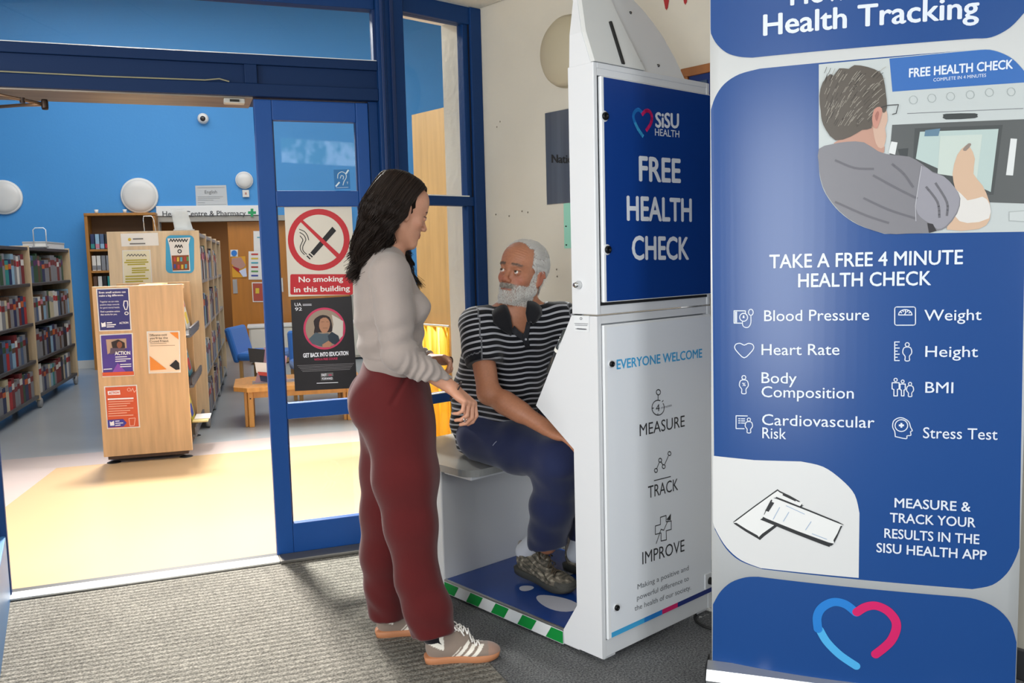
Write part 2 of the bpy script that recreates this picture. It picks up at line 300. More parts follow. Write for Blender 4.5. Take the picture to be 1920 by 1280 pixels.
# --- walls of the foyer
RW = struct(thing('wall_right', None, None, E1, RZA-math.pi/2)); B('wall_face', BEIGE, RW, -.32, 6.2, 0, .3, 0, 3.1); B('wall_face', BEIGE, RW, -.32, 0, 0, .3, 3.1, 5.2)
B('baseboard', mat('dark_skirting', '3b3c40', .5), RW, .02, 6, -.018, -.001, 0, .1, .003)
FWL = struct(thing('wall_front', None, None, D0, RZB)); B('wall_face', WHITEP, FWL, -3.4, 1.74, .075, .33, 2.615, 5.2); B('wall_face', WHITEP, FWL, -3.4, -1.5, .08, .33, 0, 2.65)
fw2 = struct(thing('wall_front', None, None, D1, RZA)); B('wall_face', WHITEP, fw2, -.05, .62, .09, .32, 2.615, 5.2)
CEIL = mat('ceiling_tile', 'd6d2c6', .85, bump=(90, .0015))
CG = struct(thing('ceiling', None, None, (0, 0, 0)))
ce = thing('ceiling', None, None, E1, RZA-math.pi/2); struct(ce)
k = 0
for i in range(-5, 5):
    for j in range(-4, 1):
        x0, y0 = i*.6, j*.6
        w = E1+vec((.668, -.744, 0))*(x0+.3)+DA*(y0-.3)
        if w[1] < 1.9 or np.dot(w-D0, vec((-DBd[1], DBd[0], 0))) > -.45 and i < -1 or i*.6+.3 < -.1 and np.dot(w-D1, DC) > -.3: continue
        B('ceiling_tile', CEIL, ce, x0+.008, x0+.592, y0-.592, y0-.008, 2.632, 2.645)
struct(slab('ceiling_grid', [(-4.2, 1.55), (3.6, 1.55), XY(E1+DC*-4.4), XY(E1), XY(D1), XY(D0-DBd*2.2)], 2.640, 2.66, mat('ceiling_grid_metal', 'b9b5aa', .5), CG))
slab('ceiling_slab', [(-5, -1.3), (3.8, -1.3), (3.8, 1.9), (-5, 1.9)], 2.95, 3.05, CEIL, CG)
B('bulkhead_step', CEIL, CG, -5, 3.8, 1.5, 1.6, 2.66, 3.0)
wl_ = struct(thing('wall_left', None, None, (-4.2, -1.2, 0))); B('wall_face', BEIGE, wl_, -.2, 0, 0, 4.2, 0, 3.0)
wb = struct(thing('wall_back', None, None, (0, -1.5, 0))); B('wall_face', BEIGE, wb, -4.3, -1.7, -.2, 0, 0, 3.0); B('wall_face', BEIGE, wb, .6, 4.0, -.2, 0, 0, 2.2)
# clerestory window behind the camera (seen mirrored in the door glass)
def treeglow():
    m = bpy.data.materials.new('daylit_trees'); m.use_nodes = True; nt = m.node_tree; b = nt.nodes['Principled BSDF']; n = nt.nodes.new('ShaderNodeTexNoise'); n.inputs['Scale'].default_value = 7; n.inputs['Detail'].default_value = 8; tc = nt.nodes.new('ShaderNodeTexCoord'); nt.links.new(tc.outputs['Object'], n.inputs['Vector'])
    r = nt.nodes.new('ShaderNodeValToRGB'); e = r.color_ramp.elements; e[0].position = .42; e[1].position = .6; e[0].color = (.10, .2, .10, 1); e[1].color = (.75, .9, 1, 1); nt.links.new(n.outputs[0], r.inputs[0]); nt.links.new(r.outputs[0], b.inputs['Emission Color']); b.inputs['Emission Strength'].default_value = 6; b.inputs['Base Color'].default_value = (0, 0, 0, 1); return m
TG = treeglow(); cw = struct(thing('window_4', None, None, (0, -1.5, 0)))
B('pane', TG, cw, 1.15, 1.6, -.06, -.05, 2.5, 2.78); B('pane', TG, cw, 1.75, 3.1, -.06, -.05, 2.5, 2.78); B('frame', WHITEP, cw, .6, 4, -.05, 0, 2.2, 2.5); B('frame', WHITEP, cw, 1.6, 1.75, -.05, 0, 2.5, 2.78); B('frame', WHITEP, cw, .6, 1.15, -.05, 0, 2.5, 2.78); B('frame', WHITEP, cw, 3.1, 4, -.05, 0, 2.5, 2.78); B('frame', WHITEP, cw, .6, 4, -.05, 0, 2.78, 2.95)
# --- library shell
LW = vec((-5.815, 11.9, 0))
def lwx(px):  # position along the back wall under a pixel column (at eye level)
    h = hit(px, 495, LW, L2); return float(np.dot(h-LW, L1))
LB = struct(thing('wall_back', None, None, LW, RZL))
dx0, dx1 = lwx(304), lwx(655)
B('wall_face', WALLB, LB, -8, dx0, 0, .2, 0, 6.2); B('wall_face', WALLB, LB, dx1, 9, 0, .2, 0, 6.2); B('wall_face', WALLB, LB, dx0, dx1, 0, .2, 2.04, 6.2)
bb = struct(thing('baseboard_back', None, None, LW, RZL)); B('board', mat('white_skirting', 'd9d9d4', .5), bb, -8, dx0-.05, -.02, 0, 0, .11)
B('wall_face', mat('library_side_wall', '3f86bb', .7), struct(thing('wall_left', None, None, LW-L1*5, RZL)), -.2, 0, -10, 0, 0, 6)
rwl = struct(thing('wall_right', None, None, LW+L1*7.2, RZL)); B('wall_face', WHITEP, rwl, 0, .2, -9.5, 0, 0, 6)
B('ceiling_face', WHITEP, struct(thing('ceiling', None, None, (0, 0, 0))), -12, 4, 3.4, 18, 6.0, 6.1)
# corridor beyond the doorway
CR = struct(thing('wall_corridor', None, None, LW, RZL)); BR = mat('brown_corridor_paint', '8a5f35', .7)
B('wall_face', BR, CR, dx0-1.5, dx1+1.5, 3.2, 3.3, 0, 2.6); B('ceiling_face', mat('tan_ceiling', 'a98a60', .8), CR, dx0-1.5, dx1+1.5, .2, 3.2, 2.3, 2.4); B('rail_panel', mat('rust_panel', '9a4a1c', .6), CR, dx0+1.0, dx0+1.8, 3.15, 3.2, 1.7, 1.83)
B('wall_face', WOODO, CR, dx0-1.6, dx0-1.5, .2, 3.2, 0, 2.6); B('wall_face', WOODO, CR, dx1+1.4, dx1+1.5, .2, 3.2, 0, 2.6)
DF = struct(thing('trim_3', None, None, LW, RZL)); 
for a, b, z0, z1 in ((dx0-.06, dx0, 0, 2.1), (dx1, dx1+.06, 0, 2.1), (dx0, dx1, 1.97, 2.045)): B('architrave', mat('grey_architrave', 'a8a49b', .5), DF, a, b, -.03, .2, z0, z1)
xd = lwx(430)
for i, (a, b) in enumerate(((xd, xd+.62), (xd+.63, dx1))):
    d = struct(thing('door_%d' % (3+i), None, None, LW, RZL)); B('door_panel', WOODO, d, a, b, .06+.02*i, .11+.02*i, .02, 1.965, .004); B('push_plate', ALU, d, a+.03, a+.09, .05, .06, .95, 1.15)
# tall ash-clad partition inside, seen through the side light
q0 = atY(772, 222, 6.2); q1 = atY(843, 205, 5.88)
PT = struct(thing('wall_partition', None, None, (q0[0], q0[1], 0), RZA-math.pi/2))
for i in range(7): B('panel', WOODA, PT, i*.165, i*.165+.1645, 0, .05, .0, 2.372+.0002*i)
# yellow curtain-like folds low behind the side light
yb = thing('yellow_curtain', 'bright yellow curtain hanging in folds low behind the side window', 'curtain', PT.location, RZA-math.pi/2)
mb = MB(); n = 40; vs = []; 
for i in range(n+1):
    x = -.1+.58*i/n; y = -.12-.025*math.sin(i*.95)-.012*math.sin(i*2.3); vs += [(x, y, 0.02), (x, y, .92), (x, y+.006, .92), (x, y+.006, .02)]
fs = []
for i in range(n): a = 4*i; fs += [(a+j, a+(j+1) % 4, a+4+(j+1) % 4, a+4+j) for j in range(4)]
mb.add(vs, fs+[(0, 1, 2, 3), (4*n+3, 4*n+2, 4*n+1, 4*n)]); mb.build('fabric', mat('yellow_fabric', 'f2b70c', .5), yb, True)
MB().tube([(-.12, -.12, .93), (.5, -.12, .93)], .008, 8).build('rail', ALU, yb)
sw = thing('metal_door_closer_box', 'small grey-green metal box on the side window frame behind the seated man', 'box', hit(857, 800, D1, vec((-DA[1], DA[0], 0))), RZA)
B('box', mat('grey_green_metal', '8c8b74', .4, .3), sw, -.05, .06, -.07, -.01, -.07, .07, .004); B('screw', ALU, sw, -.04, -.03, -.073, -.069, .05, .06)
# ================================================================== FIXTURES
def wall_light(px, py, r_px, name, label):
    h = hit(px, py, LW, L2); s = np.dot(h-EYE, FW)/FPX; t = thing(name, label, 'light', h-L2*.0, RZL, 'round white bulkhead lights on the blue wall'); r = r_px*s
    MB().lathe([(r, 0), (r, .03), (r*.95, .045)], 40, (0, 0, 0), (0, -1, 0)).build('rim', mat('white_rim', 'eceae4', .4), t, True)
    MB().lathe([(r*.93, .035), (r*.88, .052), (r*.7, .068), (r*.4, .078), (.001, .081)], 40, (0, 0, 0), (0, -1, 0)).build('diffuser', mat('opal_diffuser', 'dedcd6', .25), t, True); return t
wall_light(262, 367, 33, 'wall_light', 'large round white bulkhead light above the tall media shelf'); wall_light(8, 370, 32, 'wall_light', 'round white bulkhead light at the far left above the metal shelves')
wall_light(458, 338, 16, 'wall_light', 'small round white light next to the glass door, above a tiny box')
h = hit(461, 363, LW, L2); t = thing('call_point', 'tiny white square switch box below the small round light', 'switch', h, RZL); B('box', mat('ivory_plastic', 'dfdbd2', .5), t, -.045, .045, -.04, 0, -.05, .05, .005); B('button', mat('pinkish_button', 'b98a80', .5), t, -.012, .012, -.045, -.04, -.015, .015)
h = hit(381, 223, LW, L2); t = thing('security_camera', 'round white security camera high on the blue wall', 'camera', h, RZL); MB().lathe([(.07, 0), (.075, .03), (.07, .07), (.045, .1)], 24, (0, 0, 0), (0, -1, 0)).build('housing', MATS['white_rim'], t, True); MB().lathe([(.036, .098), (.034, .115), (.02, .125)], 20, (0, 0, -.01), (0, -1, 0)).build('lens', mat('dark_lens', '2a2420', .15), t, True)
# paper notice
SB = Surf(LW, L1)
def sheet(name, label, cat, S, pts, m, th=.001, lift=.001, group=None):
    """a flat sheet whose empty stands at its first corner; returns the empty"""
    q = S.uv(pts[-1]); p = S.map(q[0], q[1], 0); t = thing(name, label, cat, p, 0, group); S.poly(pts, 'sheet', m, t, lift); return t
def bars(S, t, rows, m, lift=.003, w=.004, name='printed_line'):
    S.stroke([([a, b], False) for a, b in rows], w, name, m, t, lift)
PAPER = mat('white_paper', 'e9e7e1', .6); INKG = mat('grey_ink', '6d6c6a', .7); INKW = mat('white_ink', 'f0eef2', .6); INKK = mat('black_ink', '1b1a1b', .6)
LG = mat('laminated_grey', 'c3c6c6', .5); t = sheet('wall_notice', 'laminated notice headed English above the pharmacy sign', 'notice', SB, [(366, 348), (424, 347), (427, 386), (368, 387)], LG, lift=.004)
SB.text('English', (384, 363), (407, 362.5), 6, 'heading', INKG, t, .007)
bars(SB, t, [((370, 352), (421, 351)), ((371, 369), (418, 368.5)), ((371, 372), (412, 371.5)), ((371, 375), (400, 375)), ((371, 380), (384, 380)), ((371, 384), (424, 383))], mat('pale_ink', 'a3a5a6', .7), .007, .006)
t = thing('pharmacy_sign', 'long white sign reading Health Centre & Pharmacy with green cross', 'sign', LW+L1*lwx(300)+vec((0, 0, 2.02)), RZL)
w_ = lwx(520)-lwx(300); B('board', mat('white_sign_board', 'ecece8', .45), t, 0, w_, -.05, -.003, .03, .165, .003)
SS = Surf(LW-L2*.052, L1); DG = mat('dark_grey_letter', '4a4a4c', .6)
SS.text('Health Centre & Pharmacy', (305, 405.5), (461, 404), 9.5, 'lettering', DG, t, .001, .012); GC = mat('green_cross', '1e9c5c', .5)
SS.poly([(470, 391), (475, 391), (475, 396), (480, 396), (480, 401), (475, 401), (475, 406), (470, 406), (470, 401), (465, 401), (465, 396), (470, 396)], 'cross', GC, t, .001)
# doorway posters on the wood doors
SD = Surf(LW+L2*.055, L1)
def bgposter(pts, m, label, rows=()):
    t = sheet('wall_poster', label, 'poster', SD, pts, PAPER, lift=.004)
    cx = sum(p[0] for p in pts)/4; cy = sum(p[1] for p in pts)/4
    SD.poly([(cx+(p[0]-cx)*.86, cy+(p[1]-cy)*.9) for p in pts], 'print', m, t, .007)
    for a, b, h, mm in rows: SD.poly([(a[0], a[1]), (b[0], a[1]), (b[0], a[1]+h), (a[0], a[1]+h)], 'printed_block', mm, t, .010)
    return t
cols = [mat('print_%d' % i, c, .6) for i, c in enumerate(('c8463c', 'd9b93c', '57a7b8', 'b23a30', '5e9a58', '3c4a9c', 'e9e7e1'))]
bgposter([(466, 471), (492, 471), (492, 524), (466, 524)], cols[6], 'white poster with rows of coloured bars on the wood door', [((471, 475+8*i), (484, 0), 3, cols[i]) for i in range(6)])
bgposter([(472, 529), (494, 529), (496, 566), (474, 566)], mat('rust_print', 'b0503f', .6), 'red-brown poster in a white border on the wood door', [((479, 540), (486, 0), 10, cols[1])])
bgposter([(475, 433), (494, 433), (494, 471), (476, 471)], PAPER, 'plain white sheet topmost on the wood door', [((482, 444), (490, 0), 2, cols[2])])
bgposter([(432, 468), (446, 468), (446, 481), (432, 481)], PAPER, 'small square notice with a blue disc on the wood door', ())
SD.poly(circ(439, 474.5, 5.5), 'blue_disc', mat('blue_disc', '2f7ccf', .6), bpy.data.objects['wall_poster.003'], .012)
tt = sheet('wall_poster', 'orange and pink picture poster below the small blue disc notice', 'poster', SD, [(434, 482), (460, 480), (463, 520), (436, 520)], mat('amber_print', 'e0a12a', .6), lift=.004)
SD.poly([(435, 484), (452, 482), (461, 497), (455, 503), (445, 505), (434, 494)], 'print', mat('dusty_pink_print', 'b98c7c', .6), tt, .008); SD.poly([(434, 498), (448, 503), (452, 514), (442, 506)], 'print', mat('crimson_print', 'a3252c', .6), tt, .010); SD.poly([(448, 508), (461, 502), (463, 518), (456, 519)], 'print', mat('pale_blue_print', 'cfd6ea', .6), tt, .012)
# ================================================================== LIBRARY FURNITURE
MET = mat('grey_shelf_metal', '55565a', .4, .5); METL = mat('pale_shelf_metal', 'a9a8a4', .4, .3); BACKP = mat('shelf_back', '6e685f', .7)
CHROME = mat('chrome', 'd5d7d8', .18, 1); RUB = mat('black_rubber', '191919', .6)
def caster(parent, x, y, r=.05):
    c = MB().box(x-.012, x+.03, y-.03, y+.03, .06, .12, .004).build('caster', ALU, parent)
    MB().lathe([(r*.9, -.018), (r, -.012), (r, .012), (r*.9, .018)], 18, (x+.02, y, r+.001), (1, 0, 0)).build('wheel', mat('grey_wheel', 'a2a2a2', .35), c, True)
BCOL = [('dark red', '7a1f26'), ('navy blue', '20305a'), ('white', 'dcd8d0'), ('black', '232326'), ('cream', 'cbbf9f'), ('teal', '2b8a86'), ('grey', '85868a'), ('orange', 'c9602a'), ('dark green', '2e5238'), ('pale blue', '8fb3c9'), ('purple', '55305f'), ('mustard', 'b98f2c'), ('bright red', 'b3232a'), ('pink', 'c27d8c'), ('slate blue', '4d6484'), ('brown', '5e4433')]
BM = [mat('book_'+n.replace(' ', '_'), c, .5) for n, c in BCOL]; PAGES = mat('book_pages', 'd8d0bd', .8)
bookmesh = {}
ORD = ['first', 'second', 'third', 'fourth', 'fifth', 'sixth', 'seventh', 'eighth', 'ninth', 'tenth', 'eleventh', 'twelfth', 'thirteenth', 'fourteenth', 'fifteenth', 'sixteenth', 'seventeenth', 'eighteenth', 'nineteenth', 'twentieth', 'twenty-first', 'twenty-second', 'twenty-third', 'twenty-fourth']
def book(ci, loc, rz, th, h, dp, label, group, lean=0, parts=True):
    """spine faces local -x side; thickness along y"""
    key = (ci, round(th, 3), round(h, 2), round(dp, 2))
    t = thing('book', label, 'book', loc, rz, group); t.rotation_euler = (lean, 0, rz)
    if key not in bookmesh:
        a = MB().box(-.004, 0, -th/2, th/2, 0, h).box(0, dp, -th/2, -th/2+.003, 0, h).box(0, dp, th/2-.003, th/2, 0, h).mesh('cover')
        if ci % 3 == 0: pass
        a.materials.append(BM[ci]); b = MB().box(0, dp-.006, -th/2+.003, th/2-.003, .004, h-.004).mesh('pages'); b.materials.append(PAGES)
        lb = MB().box(-.0052, -.0041, -th/2+.004, th/2-.004, h*.62, h*.82).mesh('spine_label'); lb.materials.append(BM[(ci*5+2) % 16]); bookmesh[key] = (a, b, lb)
    a, b, lb = bookmesh[key]
    link('cover', a, parent=t); link('pages', b, parent=t); link('spine_label', lb, parent=t); return t
def shelf_unit(name, label, P, bays, bl, depth, H, zs, end_m, shelf_m, side=+1, casters=True, enddepth=None, both=False):
    """origin at near end of visible face; local x = L1 (towards the viewer's right), y = L2 (away)"""
    t = thing(name, label, 'bookcase', P, RZL); ed = enddepth or depth
    for i in range(bays+1):
        B('end_panel' if i in (0, bays) else 'divider', end_m, t, -ed, .0, i*bl-.02, i*bl+.02, .085, H, .003)
    B('back_panel', BACKP, t, -depth/2-.01 if both else -depth, (-depth/2+.01) if both else -depth+.01, .02, bays*bl-.02, .12, H-.03)
    for i in range(bays):
        for z in zs:
            s = B('shelf', shelf_m, t, -ed, -.005, i*bl+.02, (i+1)*bl-.02, z-.03, z, .003)
        B('top_shelf', shelf_m, t, -ed, -.005, i*bl+.02, (i+1)*bl-.02, H-.045, H-.015, .003)
    if casters:
        for i in range(bays+1):
            for x in (-.04, -ed+.05): caster(t, x, i*bl+(.06 if i < bays else -.06))
    return t
def fill(P, bays, bl, zs, names, shelfnames, group, per, hmax, th0, th1, dp=.17, inset=-.03, gap=.25, face='on the right-hand side'):
    k = 0
    for bi in range(bays):
        for zi, z in enumerate(zs):
            y = bi*bl+.05; stop = (bi+1)*bl-.05-RNG.random()*gap; n = 0; base = RNG.integers(0, 16)
            while y < stop and n < per:
                th = round(float(RNG.uniform(th0, th1)), 2)
                if y+th > (bi+1)*bl-.03: break
                h = round(float(RNG.uniform(hmax*.76, hmax)), 2); ci = int(RNG.choice([0, 0, 1, 1, 2, 2, 2, 3, 3, 3, 4, 4, 5, 6, 6, 6, 8, 9, 14, 14, 15, 12])) if RNG.random() < .8 else 6
                p = P + L1*(inset) + L2*(y+th/2) + vec((0, 0, z+.0005)); 
                book(ci, p, RZL+math.pi, th, h, dp, '%s book, %s from the front, %s shelf, %s' % (BCOL[ci][0], ORD[n], shelfnames[zi], names[bi]), group, 0)
                y += th+.003; n += 1
# left metal shelving
ZS = [.135, .485, .85, 1.235]
PL = vec((-4.74, 8.8, 0))+L2*(-2.1)
LU = shelf_unit('metal_bookcase', 'long low wheeled metal bookcase with pale wooden ends at the far left', PL, 2, 1.85, .32, 1.60, ZS, WOODP, MET)
fill(PL, 2, 1.85, ZS, ['nearer bay of left bookcase', 'farther bay of left bookcase'], ['bottom', 'third', 'second', 'top'], 'books in the long metal bookcase at the left', 19, .29, .07, .12, dp=.2)
t = thing('wire_sign_holder', 'white wire sign holder standing on the left metal bookcase', 'stand', atY(76, 463, 9.3), RZL); w = .06
MB().tube([(-w, 0, 0), (-w, 0, .18), (-w+.02, 0, .2), (w-.02, 0, .2), (w, 0, .18), (w, 0, 0)], .006, 6).build('wire_frame', mat('white_wire', 'dfe3e6', .4), t, True); B('foot', METL, t, -w-.01, w+.01, -.05, .05, -.005, .005)
hb = PL+L2*3.05+L1*-.12+vec((0, 0, 1.586)); t = thing('book_box', 'white flat archive box lying on top of the left bookcase', 'box', hb, RZL); B('box', PAPER, t, -.12, .1, -.4, .5, 0, .07, .003); B('lid', mat('grey_board', 'b9bab8', .6), t, -.123, .103, -.403, .503, .055, .075, .002)
# central wheeled unit with beech end
PC = vec((-2.56, 7.28, 0))
CU = shelf_unit('tall_bookcase', 'tall wheeled bookcase with a pale maple end panel behind the front stand', PC, 4, .9, .36, 1.655, [.10, .465, .86, 1.25], WOODP, METL, enddepth=.70, both=False)
fill(PC, 3, .9, [.10, .465, .86, 1.25], ['nearest bay of tall bookcase', 'middle bay of tall bookcase', 'farthest bay of tall bookcase'], ['bottom', 'third', 'second', 'top'], 'books in the tall bookcase', 9, .29, .05, .09, dp=.2, inset=-.006)
SE = Surf(PC-L2*.022, L1)
def poster(S, pts, label, bg, border=None, cat='poster', name='poster', lift=.002):
    t = sheet(name, label, cat, S, pts, border or PAPER, lift=lift); cx = sum(p[0] for p in pts)/4; cy = sum(p[1] for p in pts)/4
    if bg: S.poly([(cx+(p[0]-cx)*.93, cy+(p[1]-cy)*.95) for p in pts], 'print', bg, t, lift+.003)
    return t
t = poster(SE, [(226, 438), (296, 436), (298, 460), (228, 462)], 'small pale landscape notice at the top of the maple end panel', None); SE.poly(circ(243, 449, 3), 'logo', cols[1], t, .006); bars(SE, t, [((250, 448), (268, 447.5)), ((244, 457), (272, 456.5))], INKG, .006, .01)
YP = mat('pale_yellow_print', 'dfd49a', .6); t = poster(SE, [(229, 469), (282, 468), (286, 531), (231, 532)], 'pale yellow summer notice with handwritten heading on the maple panel', mat('cream_print', 'e6dfc0', .6))
SE.stroke([([(238+i*3, 480-(i % 2)*3.5) for i in range(13)], False)], .006, 'handwriting', INKG, t, .008)
bars(SE, t, [((237, 488), (275, 487)), ((234, 492), (278, 491)), ((240, 496), (272, 495)), ((248, 503), (274, 502)), ((248, 507), (279, 506)), ((248, 511), (272, 510)), ((236, 518), (272, 517)), ((236, 523), (278, 522)), ((236, 528), (268, 527))], mat('olive_print', 'b3a62a', .6), .008, .010)
t = sheet('poster', 'blue-bordered book joy poster with a drawn bookshelf on the maple panel', 'poster', SE, rrect(311, 441, 364, 512, 9), mat('cyan_print', '3aa3cf', .5), lift=.002)
SE.poly([(314, 447), (357, 445), (354, 458), (357, 508), (324, 509), (318, 462)], 'jar_shape', PAPER, t, .005)
SE.stroke([([(318+i*2.6, 453-(i % 2)*5) for i in range(14)], False), ([(328+i*2.4, 464-(i % 2)*5) for i in range(7)], False)], .007, 'handwriting', INKK, t, .008)
ob = mat('shelf_brown_print', '8a4a22', .6); SE.poly([(322, 479), (354, 478), (355, 506), (324, 507)], 'drawn_shelf', ob, t, .008); 
for i, (x, y) in enumerate(((326, 482), (332, 482), (338, 482), (345, 481), (350, 481), (326, 495), (333, 496), (340, 496), (347, 495))): SE.poly([(x, y), (x+4, y), (x+4, y+8), (x, y+8)], 'drawn_book', cols[i % 6], t, .011)
SE.stroke([(circ(337, 471, 3.2, 10), True)], .007, 'drawn_figure', INKK, t, .009)
# items on the tall bookcase
q = atY(345, 431, 7.15); t = thing('leaflet_holder', 'clear acrylic leaflet holder standing on the tall bookcase', 'holder', q, RZL+.1); AC = mat('clear_acrylic', 'dde4e6', .15, alpha=.45)
MB().prism([(-.07, 0), (.07, 0), (.03, .17), (-.09, .17)], lambda p, k: (p[0]-.0, .04*p[1]/.17+k*.012, p[1])).build('front_sheet', AC, t); B('base', AC, t, -.08, .08, -.04, .08, -.004, .004); B('leaflet', PAPER, t, -.06, .03, .055, .06, .02, .15)
q = atY(281, 434, 7.2); t = thing('wire_sign_holder', 'empty chrome wire sign holder standing on the tall bookcase', 'stand', q, RZL); MB().tube([(-.04, 0, 0), (-.045, 0, .1), (-.04, 0, .125), (.02, 0, .125), (.035, 0, .1), (.045, 0, 0)], .004, 6).build('wire_frame', CHROME, t, True); B('foot', METL, t, -.05, .05, -.03, .03, -.004, .003)
# front display trolley
PF = vec((-2.306, 6.164, 0)); ST = thing('display_trolley', 'low beech display trolley with posters on its end, nearest in the library', 'display stand', PF, RZL); zt = 1.243
B('end_panel', WOODL, ST, -.585, 0, 0, .03, .055, zt, .003); B('end_panel', WOODL, ST, -.56, -.02, .88, .91, .10, zt, .003); B('centre_panel', BACKP, ST, -.30, -.28, .03, .88, .1, zt-.05); B('top_board', WOODL, ST, -.585, 0, .03, .14, zt-.03, zt-.004, .002)
for z in (.16, .52, .88):
    B('display_shelf', MET, ST, -.27, .03, .04, .87, z-.02, z, .003); B('shelf_lip', MET, ST, .02, .035, .04, .87, z, z+.05, .002)
B('plinth', mat('dark_plinth', '4a3526', .6), ST, -.56, -.03, .02, .85, .03, .09)
for x in (-.53, -.05):
    for y in (.05, .85): MB().lathe([(.028, -.05), (.045, -.054), (.05, -.06)], 16, (x, y, .06), (0, 0, 1)).build('foot', RUB, ST, True)
MAG = [('b23a30', 'red'), ('23242a', 'black'), ('e59a2f', 'orange and white'), ('d8d8d2', 'white'), ('3a7f8f', 'teal'), ('c9b83c', 'yellow')]
mags = [(.88, .12, 1), (.88, .55, 3), (.52, .12, 2), (.52, .52, 4), (.16, .12, 0), (.16, .5, 5)]
SHN = {.88: 'top', .52: 'middle', .16: 'bottom'}
for z, y, c in mags:
    t = thing('display_book', '%s cover book displayed face-out on the trolley %s shelf, %s' % (MAG[c][1], SHN[z], 'nearer' if y < .3 else 'farther'), 'book', PF+L1*-.03+L2*y+vec((0, 0, z+.002)), RZL, 'face-out books on the display trolley')
    o = MB().box(-.02, .0, 0, .3, 0, .29, .002).build('cover', mat('mag_'+MAG[c][1].replace(' ', '_'), MAG[c][0], .35), t); MB().box(.0005, .0015, .05, .25, .17, .24).build('cover_title', PAPER if c != 3 else cols[0], t); MB().box(.0005, .0015, .06, .24, .04, .13).build('cover_picture', cols[(c*2+1) % 6], t); MB().box(-.018, -.002, .002, .303, .003, .287).build('pages', PAGES, t); t.rotation_euler = (0, -.18, RZL)
SF = Surf(PF, L1)
NAVY = mat('indigo_print', '2c2a72', .5); VIO = mat('violet_print', '4b3590', .5); ORG = mat('orange_print', 'd4552a', .5)
t = poster(SF, [(180, 541), (242, 539), (247, 619), (186, 621)], 'indigo poster with a big exclamation mark, top left of the trolley end', NAVY)
SF.text('Even small actions can', (186, 550), (236, 548.5), 3.6, 'lettering', INKW, t, .008, .03); SF.text('make a big difference.', (186, 556), (232, 554.5), 3.6, 'lettering', INKW, t, .008, .03)
for i, s in enumerate(('Together we can make', 'positive steps towards', 'for good mental health.')): SF.text(s, (188, 567+5.6*i), (223+i, 566+5.6*i), 3, 'lettering', INKW, t, .008)
SF.text('Find a positive action', (189, 585.5), (225, 584.5), 3, 'lettering', INKW, t, .008, .02); SF.text('that works for you.', (189, 591), (220, 590), 3, 'lettering', INKW, t, .008, .02)
SF.stroke([([(233, 564), (239, 564), (240, 572), (238, 580), (235, 580), (232, 572)], True), (circ(237.5, 587, 3.2, 12, ry=2.6), True)], .006, 'exclamation_mark', INKW, t, .008)
SF.poly([(190, 604), (193, 606), (198, 603), (199, 612), (191, 613)], 'logo', INKW, t, .008); bars(SF, t, [((201, 605), (210, 604.5)), ((201, 609), (217, 608)), ((201, 612.5), (214, 612))], INKW, .008, .007); SF.text('ACTION', (224, 607), (241, 606), 3.4, 'lettering', INKW, t, .008, .03)
t = poster(SF, [(187, 627), (249, 624), (252, 704), (192, 707)], 'violet action poster with a photo of a smiling person, under the indigo poster', VIO)
SF.poly([(199, 636), (237, 634), (238, 652), (214, 656), (202, 664)], 'printed_photo', mat('beige_photo', 'b99a84', .6), t, .008); SF.poly([(209, 641), (222, 636), (234, 642), (235, 652), (212, 654)], 'printed_hair', mat('dark_hair_print', '2a1c1c', .6), t, .010); SF.poly(circ(224.5, 646, 5, 12, ry=6.5), 'printed_face', mat('brown_face_print', '8a5138', .6), t, .012); SF.poly([(208, 652), (232, 652), (237, 657), (206, 664)], 'printed_top', mat('grey_print', '5c4c60', .6), t, .011)
SF.text('ACTION', (216, 665), (245, 664), 6.5, 'lettering', INKW, t, .014, .04); bars(SF, t, [((217, 669), (238, 668)), ((217, 673), (245, 672)), ((217, 677), (236, 676)), ((226, 683), (246, 682)), ((226, 687), (246, 686)), ((195, 692), (210, 691))], INKW, .008, .006)
SF.poly([(192, 698), (251, 695.5), (251.5, 702.5), (192.5, 705)], 'printed_strip', ORG, t, .008); SF.poly([(211, 697.5), (221, 680), (236, 696)], 'printed_triangle', mat('magenta_violet', '8a4bb0', .6), t, .007); SF.text('MANCHESTER', (212, 631), (223, 630.5), 3, 'lettering', INKW, t, .010) if False else None
t = poster(SF, [(195, 724), (257, 721), (263, 801), (201, 804)], 'orange action poster lowest on the trolley end', ORG)
SF.poly([(202, 733), (225, 731), (226, 739), (203, 740)], 'heading_block', INKW, t, .008); SF.text('ACTION', (204, 738.5), (224, 737), 4, 'lettering', ORG, t, .010, .03)
bars(SF, t, [((203, 748), (250, 746))], INKW, .008, .010); bars(SF, t, [((204, 753+4.4*i), (250-(i % 3)*6, 751+4.4*i)) for i in range(7)], mat('peach_ink', 'f0b096', .6), .008, .006)
SF.poly([(202, 787), (231, 785), (238, 792), (232, 799), (203, 801)], 'arrow_badge', mat('royal_print', '39359a', .5), t, .008); SF.poly([(206, 789), (209, 791), (214, 788), (215, 797), (207, 797.5)], 'logo', INKW, t, .010); bars(SF, t, [((217, 789), (224, 788.5)), ((217, 793), (231, 792)), ((217, 797), (226, 796))], INKW, .010, .006)
SF.stroke([(circ(242, 730, 3, 8), True), ([(246, 733), (249, 727), (252, 735), (255, 731)], False), ([(242, 784), (254, 783), (252, 797), (244, 798)], True)], .004, 'doodle', mat('peach_ink2', 'f3c0ac', .6), t, .008)
t = poster(SF, [(275, 621), (337, 620), (339, 698), (279, 700)], 'white and orange notice at the right of the trolley end', mat('peach_paper', 'f1d8bc', .6))
